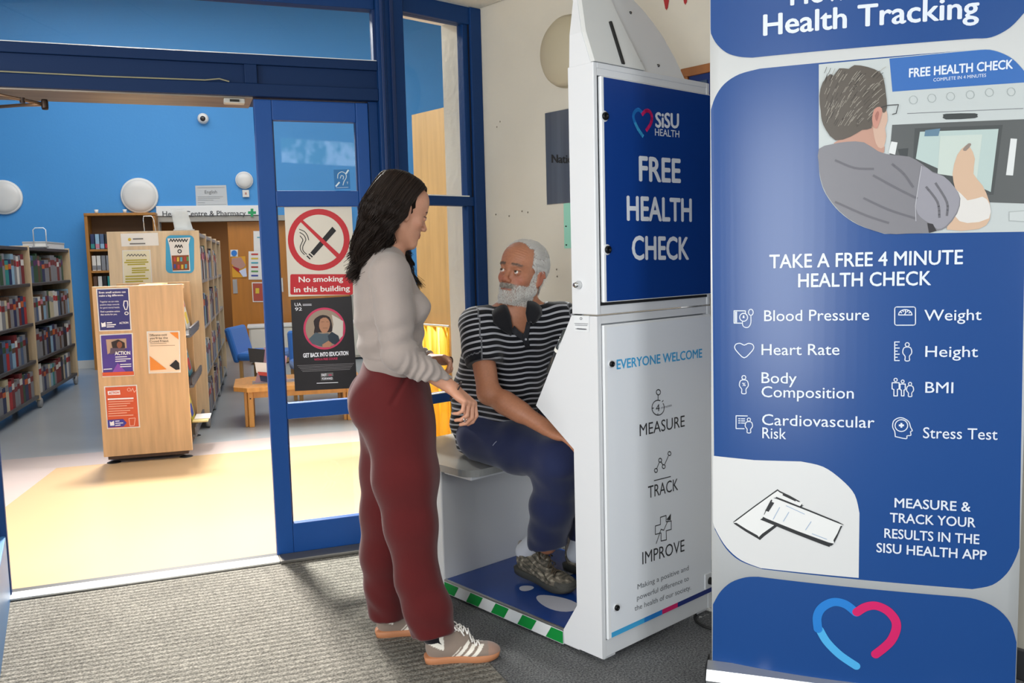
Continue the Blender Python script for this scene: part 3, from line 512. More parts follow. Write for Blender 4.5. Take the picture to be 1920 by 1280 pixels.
for i, s in enumerate(('Difference could', 'you’ll be the', 'Crowd Friend.')): SF.text(s, (281, 630+5.8*i), (313+2*i, 629+5.8*i), 4, 'lettering', mat('brown_ink', '6a5a48', .6), t, .008, .01)
bars(SF, t, [((282, 644), (312, 643)), ((282, 648), (328, 647))], mat('tan_ink', 'b59a7c', .6), .008, .004); O2 = mat('light_orange_print', 'e88c35', .6)
SF.poly([(318, 623), (334, 622.5), (335, 636)], 'printed_triangle', O2, t, .008); SF.poly([(281, 667), (313, 692), (282, 694)], 'printed_triangle', O2, t, .008); SF.poly([(330, 674), (336, 680), (337, 692), (330, 693), (318, 685)], 'printed_corner', INKK, t, .009)
# things lying on the trolley
q = PF+L1*-.2+L2*.09+vec((0, 0, zt-.003)); t = thing('leaflet_pile', 'few pale leaflets lying on the top of the display trolley', 'leaflets', q, RZL); B('leaflet', PAPER, t, -.09, .06, -.04, .05, 0, .006); B('leaflet', mat('yellow_leaflet', 'd6c98c', .6), t, -.05, .09, -.03, .045, .006, .011)
t = thing('leaflet_pile', 'pile of yellow-white leaflets spilling beside the trolley bottom shelf', 'leaflets', PF+L1*.04+L2*.35+vec((0, 0, .213)), RZL); B('leaflet', mat('yellow_leaflet', 'd6c98c', .6), t, -.05, .06, -.12, .1, 0, .012, .002); B('leaflet', PAPER, t, -.04, .07, -.05, .16, .012, .02, .002)
# media case against the blue wall
h = hit(231, 495, LW-L2*.3, L2); MP = vec((h[0], h[1], 0)); MC = thing('media_shelf', 'tall narrow wooden media shelf standing against the blue wall', 'bookcase', MP, RZL); WM = wood('honey_wood', 'a8712f'); mw = .44
B('side_panel', WM, MC, -mw, -mw+.04, 0, .28, 0, 2.05, .003); B('side_panel', WM, MC, mw-.04, mw, 0, .28, 0, 2.05, .003); B('top_board', WM, MC, -mw, mw, -.01, .28, 2.05, 2.085, .003); B('back_panel', mat('dark_back', '6b4a2c', .7), MC, -mw, mw, .27, .285, 0, 2.05)
MZ = [1.61, 1.325, 1.05, .75, .45, .1]
for z in MZ: B('shelf', WM, MC, -mw+.04, mw-.04, .01, .27, z-.03, z, .003)
for si, z in enumerate(MZ[:3]):
    nn = 13
    for i in range(nn):
        ci = [(1, 9, 14, 3), (2, 6, 6, 6), (15, 2, 3, 5)][si][i % 4 if si != 1 else (0 if i < 2 else 1 + i % 3)]
        t = thing('disc_case', '%s disc case, %s from the left, %s shelf of the media shelf' % (BCOL[ci][0], ORD[i], ('top', 'second', 'third')[si]), 'disc case', MP+L1*(-mw+.075+i*.058)+L2*.05+vec((0, 0, z+.0005)), RZL, 'disc cases in the media shelf')
        key = ('dvd', ci, si)
        if key not in bookmesh:
            a = MB().box(-.024, .024, 0, .14, 0, .2, .003).mesh('case'); a.materials.append(mat('case_%d' % ci, BCOL[ci][1], .3)); b = MB().box(-.024, .024, -.0012, -.0004, .012, .07).mesh('spine_label'); b.materials.append(BM[[5, 13, 9, 12][i % 4]] if si == 0 else BM[6]); bookmesh[key] = (a, b)
        a, b = bookmesh[key]; link('case', a, parent=t); link('spine_label', b, parent=t)
for i, x in enumerate((-.3, .05)):
    t = thing('cup', 'tiny white cup %s on top of the media shelf' % ('at the left end' if i == 0 else 'nearer the middle'), 'cup', MP+L1*x+L2*.1+vec((0, 0, 2.085)), RZL); MB().lathe([(.02, 0), (.026, .05), (.023, .05), (.018, .006)], 14).build('bowl', PAPER, t, True)
# coffee table
TZ = .345; TP = vec((-2.30, 7.22, 0)); CT = thing('coffee_table', 'low beech coffee table with angled corners by the blue chairs', 'table', TP, RZL); WT = wood('warm_pine', 'd9984a')
oc = [(-.03, .06), (.08, -.06), (.95, -.06), (1.05, .05), (1.05, .6), (.95, .7), (.08, .7), (-.03, .6)]
MB().prism(oc, lambda p, k: (p[0], p[1], TZ-.035+.035*k)).build('tabletop', WT, CT)
for x, y in ((.08, .02), (.08, .56), (.90, .02), (.90, .56)):
    lg = MB().box(x, x+.045, y, y+.09, 0, TZ-.035, .006).build('leg', WT, CT); MB().lathe([(.006, 0), (.006, .003)], 8, (x+.022, y-.001, TZ-.1), (0, -1, 0)).build('bolt', RUB, lg)
    B('leg', WT, CT, x-.03, x-.002, y+.03, y+.12, 0, TZ-.035, .006)
B('apron', WT, CT, .1, .92, .04, .06, TZ-.1, TZ-.035); B('apron', WT, CT, .1, .92, .6, .62, TZ-.1, TZ-.035)
# acrylic leaflet rack on the table
t = thing('leaflet_rack', 'tiered clear leaflet rack with pamphlets on the coffee table', 'rack', TP+L1*.28+L2*.25+vec((0, 0, TZ)), RZL); PKA = mat('pink_acrylic', 'd3a6b4', .2, alpha=.6)
MB().prism([(-.14, .0), (.14, 0), (.05, .3), (-.05, .3)], lambda p, k: (p[0], .05*k-.02+.1*p[1], p[1])).build('back_sheet', PKA, t); B('base', AC, t, -.16, .2, -.08, .1, 0, .006)
for i, (x, y, z, w, hh, mm) in enumerate(((-.17, -.07, .17, .11, .12, INKK), (-.12, -.10, .08, .13, .09, PAPER), (-.10, -.12, .06, .11, .03, cols[3]), (-.09, -.05, .0, .09, .06, BM[1]), (.05, -.02, .1, .07, .12, mat('pink_leaflet', 'c9a0bd', .6)))):
    MB().prism([(x, z), (x+w, z-.02), (x+w+.02, z+hh-.02), (x-.01, z+hh)], lambda p, k: (p[0], y+.008*k+.15*(p[1]-z), p[1]+.02)).build('leaflet', mm, t)
# blue chairs round the table
def blue_chair(P, rz, label):
    t = thing('reading_chair', label, 'chair', P, rz, 'blue upholstered reading chairs'); BF = mat('blue_upholstery', '2a6fc0', .8, sheen=.3); fr = mat('beech_frame', 'c99a5c', .5)
    B('seat', BF, t, -.27, .27, -.25, .25, .33, .42, .035)
    MB().box(-.26, .26, -.035, .035, -.06, .33, .03).build('backrest', BF, t).matrix_basis = Matrix.Translation((0, .27, .37))@Matrix.Rotation(-.25, 4, 'X')
    for x in (-.24, .21):
        for y in (-.22, .2): B('leg', fr, t, x, x+.035, y, y+.035, 0, .34, .005)
    B('seat_rail', fr, t, -.24, .245, -.24, -.21, .29, .34, .004)
blue_chair(gnd(445, 748)+vec((.12, .75, 0)), RZL+1.25, 'blue chair with a tilted backrest at the left of the coffee table')
blue_chair(TP+L1*.75+L2*1.15, RZL+.1, 'blue chair behind the coffee table, partly behind the glass door')
t = thing('low_cabinet', 'low white cabinet against the wood doors behind the blue chairs', 'cabinet', LW+L1*lwx(462)-L2*.75, RZL); B('body', mat('white_laminate', 'd9d2c6', .5), t, 0, 1.9, 0, .4, .03, .5, .005); B('top_board', PAPER, t, -.02, 1.92, -.02, .42, .5, .53, .004)
for i in range(3): d = B('door', mat('cream_laminate', 'e0dacd', .5), t, .02+.63*i, .63+.63*i, -.018, -.001, .06, .48, .003); B('knob', ALU, d, .55+.63*i, .58+.63*i, -.035, -.018, .26, .29, .003)
# ================================================================== HEALTH CHECK KIOSK  (local x = DA away from the viewer, y = DC to the left)
KW = mat('kiosk_white', 'dee0e3', .38); KP = mat('kiosk_panel_print', 'eef2f8', .36); KB = mat('kiosk_blue_print', '0d3a86', .33); KI = mat('kiosk_inner', 'c9cdd2', .5)
KN = thing('health_check_kiosk', 'tall white and blue health check kiosk with seat, screen housing and FREE HEALTH CHECK panel', 'kiosk', K0, RZA)
prof = [(0, .02), (.18, .02), (.183, .067), (.115, .174), (.116, .723), (.298, .853), (.115, 1.178), (0, 1.178)]
def sidep(a0, a1, name='side_panel'): return MB().prism(prof, lambda p, k: (a1 if k else a0, p[0], p[1])).build(name, KW, KN)
sidep(0, .018); sidep(.602, .62)
B('side_panel', KW, KN, 0, .018, 0, .113, 1.183, 1.985, .003); B('side_panel', KW, KN, .602, .62, 0, .113, 1.183, 1.985, .003)
B('top_panel', KW, KN, .018, .602, .0, .113, 1.967, 1.985, .002); B('upper_back', KI, KN, .018, .602, .095, .11, 1.19, 1.967); B('frame_strip', KW, KN, .018, .602, .004, .02, 1.183, 1.215, .002)
B('frame_strip', KW, KN, .018, .602, .002, .02, 1.945, 1.968, .002); B('frame_strip', KW, KN, .018, .602, .002, .02, 1.152, 1.178, .002); B('frame_strip', KW, KN, .018, .602, .002, .02, .02, .078, .002)
MB().prism([(.02, .02), (.09, .17), (.09, .70), (.16, .80), (.085, 1.17), (.02, 1.17)], lambda p, k: (.602 if k else .018, p[0], p[1])).build('housing', KI, KN)
MB().prism([(.163, .82), (.17, .825), (.10, 1.13), (.093, 1.125)], lambda p, k: (.5 if k else .12, p[0], p[1])).build('screen', mat('screen_glass', '15181d', .1), KN)
bd_ = B('upper_door', mat('door_edge_white', 'f0f2f4', .4), KN, .024, .618, -.010, .004, 1.222, 1.942, .003); ld_ = B('lower_door', mat('door_edge_white', 'f0f2f4', .4), KN, .022, .612, -.008, .004, .082, 1.148, .003)
B('shadow_gap', RUB, KN, .02, .602, .001, .006, 1.212, 1.222)
KU = Surf(K0-DC*.0105, DA); KL = Surf(K0-DC*.0085, DA)
def rect(x0, x1, z0, z1): return [(x0, z0), (x1, z0), (x1, z1), (x0, z1)]
KU.poly(rect(.036, .616, 1.225, 1.939), 'blue_print', KB, KN, .0004, px=False); KL.poly(rect(.036, .610, .085, 1.14), 'silver_print', KP, KN, .0004, px=False)
LT = mat('kiosk_lettering', 'dfe3ea', .5); SKY = mat('sky_blue_print', '3fa9e0', .5); PNK = mat('pink_print', 'd81f6b', .5); MIDB = mat('mid_blue_print', '1f7fd1', .5)
z3 = lambda pts: [(900+x/2.286, y/2.286) for x, y in pts]
KU.text('SiSU', (1228, 238.2), (1272.7, 240), 27, 'lettering', LT, KN, .0012, .035); KU.text('HEALTH', (1227.5, 254), (1273, 257.8), 13, 'lettering', LT, KN, .0012, .005)
def smoothline(pts, n=4, closed=False):
    P = [vec(p) for p in pts]; out = []; m = len(P)
    for i in range(m if closed else m-1):
        p0, p1, p2, p3 = (P[(i-1) % m] if closed or i else P[0]), P[i], P[(i+1) % m], (P[(i+2) % m] if closed or i+2 < m else P[-1])
        for k in range(n):
            t = k/n; out.append(tuple(.5*((2*p1)+(-p0+p2)*t+(2*p0-5*p1+4*p2-p3)*t*t+(-p0+3*p1-3*p2+p3)*t**3)))
    if not closed: out.append(tuple(P[-1]))
    return out
KU.stroke([(smoothline(z3([(697, 583), (676, 552), (661, 520)])), False)], .012, 'heart_logo', SKY, KN, .0012); KU.stroke([(smoothline(z3([(661, 522), (656, 500), (662, 480), (678, 470), (697, 486)])), False)], .012, 'heart_logo', MIDB, KN, .0014)
KU.stroke([(smoothline(z3([(694, 490), (708, 476), (724, 477), (735, 500), (730, 530), (712, 558)])), False)], .012, 'heart_logo', PNK, KN, .0016)
KU.text('FREE', (1197.5, 338.5), (1276, 342), 45, 'lettering', LT, KN, .0012, .03); KU.text('HEALTH', (1174.7, 412.5), (1296.7, 414.7), 44.5, 'lettering', LT, KN, .0012, .03); KU.text('CHECK', (1184.3, 486), (1291.5, 485.6), 43, 'lettering', LT, KN, .0012, .03)
DK = mat('charcoal_lettering', '2c2e33', .5)
KL.text('EVERYONE WELCOME', (1155.7, 692), (1316, 669.4), 17.5, 'lettering', SKY, KN, .0012, .02, label='sky blue lettering reading EVERYONE WELCOME')
KL.text('MEASURE', (1199, 817.5), (1283.4, 799), 22, 'lettering', DK, KN, .0012); KL.text('TRACK', (1214.8, 934), (1271, 918), 22.5, 'lettering', DK, KN, .0012); KL.text('IMPROVE', (1204, 1057.8), (1283, 1032.5), 23, 'lettering', DK, KN, .0012)
GI = mat('grey_small_ink', '6b6d73', .6)
for s, a, b in (('Making a positive and', (1195, 1104.5), (1290.8, 1068)), ('powerful difference to', (1194, 1125), (1291, 1087.6)), ('the health of our society.', (1189.5, 1145), (1295, 1104.5))): KL.text(s, a, b, 9.5, 'lettering', GI, KN, .0012)
KL.stroke([(circ(1233.4, 764, 11.5, 22, -35, 290, ry=14), False), (circ(1234, 735, 4, 10, ry=5), True), ([(1233.6, 740), (1233.4, 750)], False), ([(1223, 765), (1225, 764.6)], False), ([(1233, 775), (1233, 778)], False), ([(1241, 753), (1243, 750.5)], False)], .0035, 'stopwatch_icon', DK, KN, .0012)
KL.text('4', (1229, 771.5), (1236.5, 770), 13, 'lettering', DK, KN, .0012); KL.text('minutes', (1239, 766.5), (1259, 761), 5, 'lettering', GI, KN, .0012)
nd = [(1229.4, 881.6), (1237.3, 862.5), (1244, 874.3), (1254.7, 850)]
KL.stroke([(circ(x, y, 2.9, 10, ry=3.8), True) for x, y in nd]+[([(nd[i][0]*.8+nd[i+1][0]*.2, nd[i][1]*.8+nd[i+1][1]*.2), (nd[i][0]*.2+nd[i+1][0]*.8, nd[i][1]*.2+nd[i+1][1]*.8)], False) for i in range(3)]+[([(1226, 900.7), (1257, 893)], False)], .0035, 'graph_icon', DK, KN, .0012)
z4 = lambda pts: [(1060+x/1.777, 540+y/1.777) for x, y in pts]
KL.stroke([(z4([(316, 763), (335, 757), (335, 778), (352, 775), (352, 803), (335, 808), (336, 838), (318, 842), (318, 815), (299, 820), (299, 792), (316, 787)]), True), (z4([(302, 850), (318, 803), (327, 806), (345, 765)]), False)], .0035, 'cross_icon', DK, KN, .0012); KL.poly(z4([(336, 771), (351, 750), (350, 773)]), 'arrow_icon', DK, KN, .0012)
xs = [.037, .21, .31, .40, .612]
for i, m in enumerate((SKY, MIDB, PNK, mat('navy_print', '1a2f7a', .5))): KL.poly(rect(xs[i], xs[i+1], .086, .104), 'coloured_stripe', m, KN, .0012, px=False)
def lock(S, px, py, r=.013):
    u, v = S.uv((px, py)); o = MB().lathe([(r*1.35, 0), (r*1.35, .002), (r, .003)], 20, (u, -.010, v), (0, -1, 0)).build('lock_ring', KW, KN, True); MB().lathe([(r, .003), (r*.95, .010), (r*.5, .011), (r*.45, .008), (.001, .008)], 18, (u, -.010, v), (0, -1, 0)).build('lock', mat('black_lock', '17181a', .3, .5), o, True)
lock(KU, 1133, 218); lock(KU, 1138, 468); lock(KL, 1144.5, 682, .010); lock(KL, 1154, 1138, .010)
KS = Surf(K0-DA*.0005, -DC)
MB().lathe([(.014, 0), (.014, .004), (.010, .014), (.008, .022), (.001, .022)], 20, (0, .078, 1.28), (-1, 0, 0)).build('key_lock', CHROME, KN, True)
KS.poly([(1076, 591), (1105, 592), (1105, 622), (1077, 621)], 'rating_sticker', mat('sticker_paper', 'e2e5e8', .5), KN, .001); KS.stroke([(circ(1090, 597, 2, 8), True), ([(1078, 606), (1103, 607)], False), ([(1079, 609), (1102, 610)], False), ([(1080, 616), (1101, 617)], False)], .0018, 'sticker_print', GI, KN, .002); KS.stroke([([(1083, 616), (1099, 617)], False)], .004, 'sticker_print', GI, KN, .002)
# barcode / cuff holder bar on the sloping edge
MB().tube([(.04, .175, 1.118), (.04, .262, .972)], .017, 10).build('hand_grip_bar', mat('smoked_acrylic', '4a4f52', .2, .4), KN, True); MB().tube([(.04, .212, 1.056), (.04, .218, 1.046)], .0185, 12).build('white_band', PAPER, KN)
for z, c in ((1.10, .16), (.99, .235)): B('bracket', RUB, KN, .02, .05, c-.03, c, z-.008, z+.008)
# seat, plinth, platform
B('seat_box', KW, KN, 0, .6, .87, 1.30, .012, .522, .006)
pts = rrect(-.012, .668, .60, 1.31, .07, 6); MB().prism(pts, lambda p, k: (p[0], p[1], .552 if k else .524)).build('seat_top', mat('grey_seat_laminate', '8f908e', .22), KN)
B('seat_underlay', KW, KN, .02, .58, .70, .88, .505, .524, .004)
B('platform', KW, KN, .006, .6, .113, .872, .012, .062, .002); B('platform_top', mat('blue_platform_mat', '17418c', .25), KN, .008, .6, .12, .868, .062, .067); B('edge_trim', ALU, KN, .0, .009, .185, .87, .060, .069, .001)
WST = mat('hazard_white', 'dfe2e3', .4); GST = mat('hazard_green', '0c8a3a', .4); KF = Surf(K0+DA*.0045, -DC)
n = 9; c0, c1 = -.868, -.186; w = (c1-c0)/n
B('hazard_strip', WST, KN, .0, .006, .186, .868, .012, .060)
for i in range(n):
    u = c0+i*w
    if i % 2 == 0: KF.emit([(max(u-.012, c0), .014), (min(u+w-.012+(.012 if i == n-1 else 0), c1), .014), (min(u+w+.018, c1), .0585), (u+.018 if i else c0, .0585)], [(0, 1, 2, 3)], 'green_stripe', GST, KN, .0056)
# white footprints printed on the platform
def onplat(cx, cy, rx, ry, rot, name='footprint_print'):
    v = []; 
    for i in range(24):
        a = 2*math.pi*i/24; x, y = rx*math.cos(a)*(1-.25*math.sin(a)), ry*math.sin(a); v.append((cx+x*math.cos(rot)-y*math.sin(rot), cy+x*math.sin(rot)+y*math.cos(rot), .0676))
    MB().add(v, [tuple(range(24))]).build(name, mat('pale_print', 'c6c8d2', .4), KN)
onplat(.17, .56, .03, .028, 0); onplat(.15, .37, .055, .10, 0); onplat(.40, .56, .03, .028, 0); onplat(.40, .37, .055, .10, 0)
for a, c in ((.03, .02), (.03, .10), (.56, .02), (.03, 1.2), (.56, 1.2)): B('foot', KW, KN, a, a+.06, c, c+.05, 0, .02, .003)
# hood with height sensor
LEAN = .40; _hn = DC-vec((0, 0, LEAN)); _hp = K0+DC*.012+vec((0, 0, 1.985))
def hz(p): h = hit(p[0], p[1], _hp, _hn); return (float(np.dot(h-K0, DA)), float(h[2]))
def hc(c, z): return c+LEAN*(z-1.985)
arc = [hz(p) for p in ((1283.7, 148), (1265, 108), (1243, 69), (1224, 42), (1205.6, 19), (1187.6, 0))]; arc[0] = (arc[0][0], 1.984); ta = arc[-1][0]
lf_ = [hz(p) for p in ((1082, 0), (1090, 60), (1102, 122))]; lf_[-1] = (max(lf_[-1][0], .0), 1.984)
top = [(ta-.06, arc[-1][1]+.07), (ta-.10, arc[-1][1]+.15), (lf_[0][0], arc[-1][1]+.15)]
MB().prism(arc+top+lf_, lambda p, k: (p[0], max(.105, hc(.03, p[1])) if k else hc(.012, p[1]), p[1])).build('hood', KW, KN)
mz = [hz(p) for p in ((1203, 136), (1188, 106), (1170, 70), (1152, 32), (1137, 0))]; mz[0] = (mz[0][0], 1.986)
MB().prism(mz+[(mz[-1][0]-.03, mz[-1][1]+.12), (lf_[0][0]+.002, mz[-1][1]+.12)]+[(x+.002, max(z, 1.986)) for x, z in lf_], lambda p, k: (p[0], hc(.014 if k else -.006, p[1]), p[1])).build('hood_cover', mat('hood_white', 'd8dad9', .4), KN)
s0, s1 = hz((1160, 122)), hz((1136, 44)); MB().tube([(s0[0], hc(-.007, s0[1]), s0[1]), (s1[0], hc(-.007, s1[1]), s1[1])], .007, 8).build('black_slot', RUB, KN)
for p in ((1199, 116), (1234, 123), (1147, 14), (1182, 24)): u = hz(p); MB().lathe([(.006, 0), (.004, .004)], 10, (u[0], hc(.012, u[1]), u[1]), (0, -1, LEAN)).build('screw', mat('dark_screw', '4a4a4a', .4, .7), KN)
# mains inlet, plug and cable
B('inlet_plate', KW, KN, .566, .608, -.013, -.008, .105, .165, .002)
MB().tube([(.592, -.012, .135), (.600, -.045, .133), (.607, -.07, .130)], [.014, .012, .009], 10).build('plug', RUB, KN, True)
t = thing('power_cable', 'black power cable trailing over the carpet behind the banner foot', 'cable', (.74, 3.2, .0)); q = [vec((.776, 3.187, .13)), vec((.80, 3.16, .10)), vec((.83, 3.12, .02)), vec((.80, 3.08, .008)), vec((.70, 3.08, .008)), vec((.66, 3.16, .008)), vec((.70, 3.3, .008))]
MB().tube(smoothline([tuple(v) for v in q], 6), .005, 8).build('flex', RUB, t, True, world=True)
# ================================================================== ROLL-UP BANNER
BP = gnd(1335, 1277)+vec((0, .0, 0)); BD = nrm((.945, -.326, 0)); BW = .862
RB = thing('roll_up_banner', 'large blue and white roll-up banner about Health Tracking at the right', 'banner', BP, math.atan2(BD[1], BD[0]))
def bulge(u): t = min(max(u/BW, 0), 1); return .030*math.sin(math.pi*t)**.8*(1-.35*t) if 0 < t < 1 else 0.
BS = Surf(BP, BD, bulge, .03)
_uv = BS.uv
def clampuv(q, f=_uv): a = f(q); return np.array([min(max(a[0], 0.002), BW-.002), a[1]])
BWH = mat('banner_white', 'dde0e1', .38); BBL = mat('banner_blue', '1d4a8c', .27)
n = 30; vs = []; fs = []
for i in range(n+1):
    u = BW*i/n
    for z in (.055, 2.28):
        for s in (0, -.0012): p = BS.map(u, z, s); vs.append(tuple(p))
for i in range(n):
    a = 4*i; b = a+4; fs += [(a, b, b+2, a+2), (a+1, a+3, b+3, b+1), (a, a+1, b+1, b), (a+2, b+2, b+3, a+3)]
fs += [(0, 2, 3, 1), (4*n, 4*n+1, 4*n+3, 4*n+2)]
MB().add(vs, fs).build('banner_sheet', BWH, RB, True, world=True)
MB().prism([(-.05, 0), (.06, 0), (.06, .03), (.045, .06), (.01, .075), (-.03, .06), (-.05, .03)], lambda p, k: (BW+.01 if k else -.012, -p[0], p[1])).build('base_cassette', mat('brushed_aluminium', 'cfd1d2', .28, .85), RB)
B('end_cap', RUB, RB, -.016, -.012, -.055, .045, .0, .07); B('end_cap', RUB, RB, BW+.01, BW+.014, -.055, .045, 0, .07); B('cassette_lip', ALU, RB, -.01, BW+.008, -.068, -.055, .0, .018, .003)
for x in (.12, BW-.16): B('swivel_foot', ALU, RB, x, x+.04, -.19, .22, .0, .012, .004)
MB().tube([(BW/2, .05, .05), (BW/2, .06, 2.26)], .012, 8).build('support_pole', ALU, RB, True); B('top_rail', ALU, RB, 0, BW, -.012, .012, 2.26, 2.30, .003)
z5 = lambda pts: [(1320+x/2.845, y/2.845) for x, y in pts]; z7 = lambda pts: [(1330+x/2.908, 840+y/2.908) for x, y in pts]
def bpoly(px, name, m, lift, label=None): return BS.poly([clampuv(p) for p in px], name, m, RB, lift, label, px=False)
bpoly([(1300, -120)]+z5([(-10, 60)])+smoothline(z5([(22, 140), (60, 225), (120, 283), (190, 307), (260, 313)]))+smoothline(z5([(1440, 211), (1530, 203), (1630, 150), (1715, 60)]))+[(1990, -120)], 'blue_panel', BBL, .0010)
tl = smoothline(z5([(33, 600), (60, 520), (110, 450), (190, 400), (300, 372)])); tr = smoothline(z5([(1430, 272), (1520, 267), (1600, 290), (1660, 328), (1725, 400)]))
br = smoothline(z7([(1690, 540), (1668, 600), (1620, 680), (1540, 740), (1430, 760)])); bl = smoothline(z7([(290, 648), (170, 607), (90, 540), (30, 440)]))
bpoly(tl+tr+br+bl, 'blue_panel', BBL, .0010)
wp = smoothline(z7([(500, 62), (620, 90), (720, 160), (790, 240), (816, 340)]))
bpoly(z7([(20, 40), (250, 58)])+wp+z7([(812, 690)])+z7([(292, 643)])+smoothline(z7([(285, 643), (175, 602), (95, 535), (40, 450), (20, 400)])), 'white_panel', mat('banner_grey_white', 'dcdddd', .38), .0018)
bpoly(smoothline(z7([(20, 850), (60, 780), (120, 725), (200, 695), (270, 690)]))+smoothline(z7([(1340, 798), (1450, 815), (1560, 865), (1640, 950), (1680, 1080)]))+[(1903, 1420), (1330, 1238.5)], 'blue_panel', BBL, .0010)
BT = mat('banner_lettering', 'dfe7f4', .4)
def bt(s, a, b, cap, bold=0., m=BT): return BS.text(s, a, b, cap, 'lettering', m, RB, .0030, bold)
bt('How to Start', (1482, 14), (1784, -17), 38, .022); bt('Health Tracking', (1431.4, 69.6), (1834, 35), 38, .022)
bt('TAKE A FREE 4 MINUTE', (1443, 502.3), (1803.6, 494.5), 24.6, .016); bt('HEALTH CHECK', (1496.7, 537.5), (1744, 533.5), 24.6, .016)
for s, a, b in (('Blood Pressure', (1433.4, 600.8), (1628.6, 598.5)), ('Heart Rate', (1428.5, 663.8), (1573.5, 663)), ('Body', (1428.5, 716), (1494, 716.5)), ('Composition', (1428.5, 742), (1600, 744)), ('Cardiovascular', (1429.4, 793.8), (1638.5, 798.5)), ('Risk', (1430, 818.5), (1474.4, 820)), ('Weight', (1731, 599.8), (1838.7, 599)), ('Height', (1733, 667), (1832, 668)), ('BMI', (1733, 733.7), (1785.5, 735)), ('Stress Test', (1728.8, 818), (1869, 823))): bt(s, a, b, 20, .004)
for s, a, b in (('MEASURE &', (1675.6, 946), (1818.3, 956)), ('TRACK YOUR', (1667, 973.4), (1827.6, 985.5)), ('RESULTS IN THE', (1656.7, 1002.3), (1834.8, 1017)), ('SISU HEALTH APP', (1642, 1029), (1848.6, 1047))): bt(s, a, b, 17, .016)
def bst(lines, w, name, m=BT, lift=.0030): return BS.stroke(lines, w, name, m, RB, lift)
zi = lambda pts: [(1360+x/4.571, 560+y/4.571) for x, y in pts]; zj = lambda pts: [(1640+x/4.571, 560+y/4.571) for x, y in pts]
iw = .0028
bst([(zi([(78, 100), (175, 100), (175, 125)]), False), (zi([(78, 100), (78, 205), (150, 205)]), False), (zi([(90, 108), (90, 198)]), False), (zi([(100, 108), (100, 198)]), False), (zi(circ(160, 155, 34, 18)), True), (zi([(160, 140), (155, 158), (165, 158), (160, 140)]), False), (zi(circ(222, 112, 20, 14, ry=26)), True), (zi(smoothline([(222, 138), (222, 200), (205, 235), (180, 242), (155, 228), (150, 195)])), False)], iw, 'blood_pressure_icon')
bst([(smoothline(zi([(165, 500), (110, 455), (83, 415), (95, 385), (130, 377), (165, 392), (200, 377), (235, 385), (247, 415), (220, 455)]), 3, True), True)], iw, 'heart_rate_icon')
def figure(zf, cx, top, s=1., fat=1.): return [(zf(circ(cx, top+20*s, 17*s, 12)), True), (smoothline(zf([(cx-18*s, top+155*s), (cx-18*s, top+120*s), (cx-38*s*fat, top+90*s), (cx-30*s*fat, top+50*s), (cx, top+40*s), (cx+30*s*fat, top+50*s), (cx+38*s*fat, top+90*s), (cx+18*s, top+120*s), (cx+18*s, top+155*s)]), 3, True), True)]
bst(figure(zi, 162, 648), iw, 'body_composition_icon'); BS.text('%', tuple(zi([(148, 740)])[0]), tuple(zi([(178, 740)])[0]), 6, 'lettering', BT, RB, .003, .02)
bst([(zi([(193, 995), (95, 995), (95, 1104), (165, 1104)]), False)]+[(zi([(x, y), (x+w, y)]), False) for y in (1020, 1038, 1056) for x, w in ((115, 16), (140, 30))]+figure(zi, 205, 1010, .82), iw, 'risk_report_icon')
bst([(zj(rrect(165, 65, 342, 220, 18)), True), (zj(circ(255, 133, 57, 16, 180, 360, ry=45)), True), (zj([(250, 130), (262, 105)]), False)]+[(zj([(255+50*math.cos(a), 133+40*math.sin(a)), (255+38*math.cos(a), 133+30*math.sin(a))]), False) for a in (-.6, -1.1, -1.57, -2.0, -2.5)], iw, 'scales_icon')
bst([(zj([(205, 362), (165, 362), (165, 520), (205, 520)]), False)]+[(zj([(165, y), (205 if k % 2 else 188, y)]), False) for k, y in enumerate((388, 414, 440, 466, 492))]+figure(zj, 272, 365), iw, 'height_icon')
def man_(cx, top, s, w): return [(zj(circ(cx, top+14*s, 14*s, 10)), True), (zj([(cx-w, top+38*s), (cx+w, top+38*s), (cx+w, top+90*s), (cx+w*.5, top+95*s), (cx+w*.5, top+150*s), (cx-w*.5, top+150*s), (cx-w*.5, top+95*s), (cx-w, top+90*s)]), True)]
bst(man_(173, 670, 1, 30)+man_(233, 685, .9, 22)+figure(zj, 296, 703, .78), iw, 'bmi_icon')
bst([(smoothline(zj([(170, 1165), (165, 1120), (148, 1085), (155, 1035), (195, 1008), (240, 1010), (285, 1040), (300, 1085), (315, 1115), (300, 1125), (302, 1155), (270, 1160), (262, 1184), (170, 1165)]), 3), False), (zj(circ(222, 1072, 54, 20, ry=50)), True)], iw, 'stress_icon'); BS.poly(zj([(214, 1050), (230, 1050), (230, 1062), (244, 1062), (244, 1078), (230, 1078), (230, 1090), (214, 1090), (214, 1078), (200, 1078), (200, 1062), (214, 1062)]), 'plus_icon', BT, RB, .003)
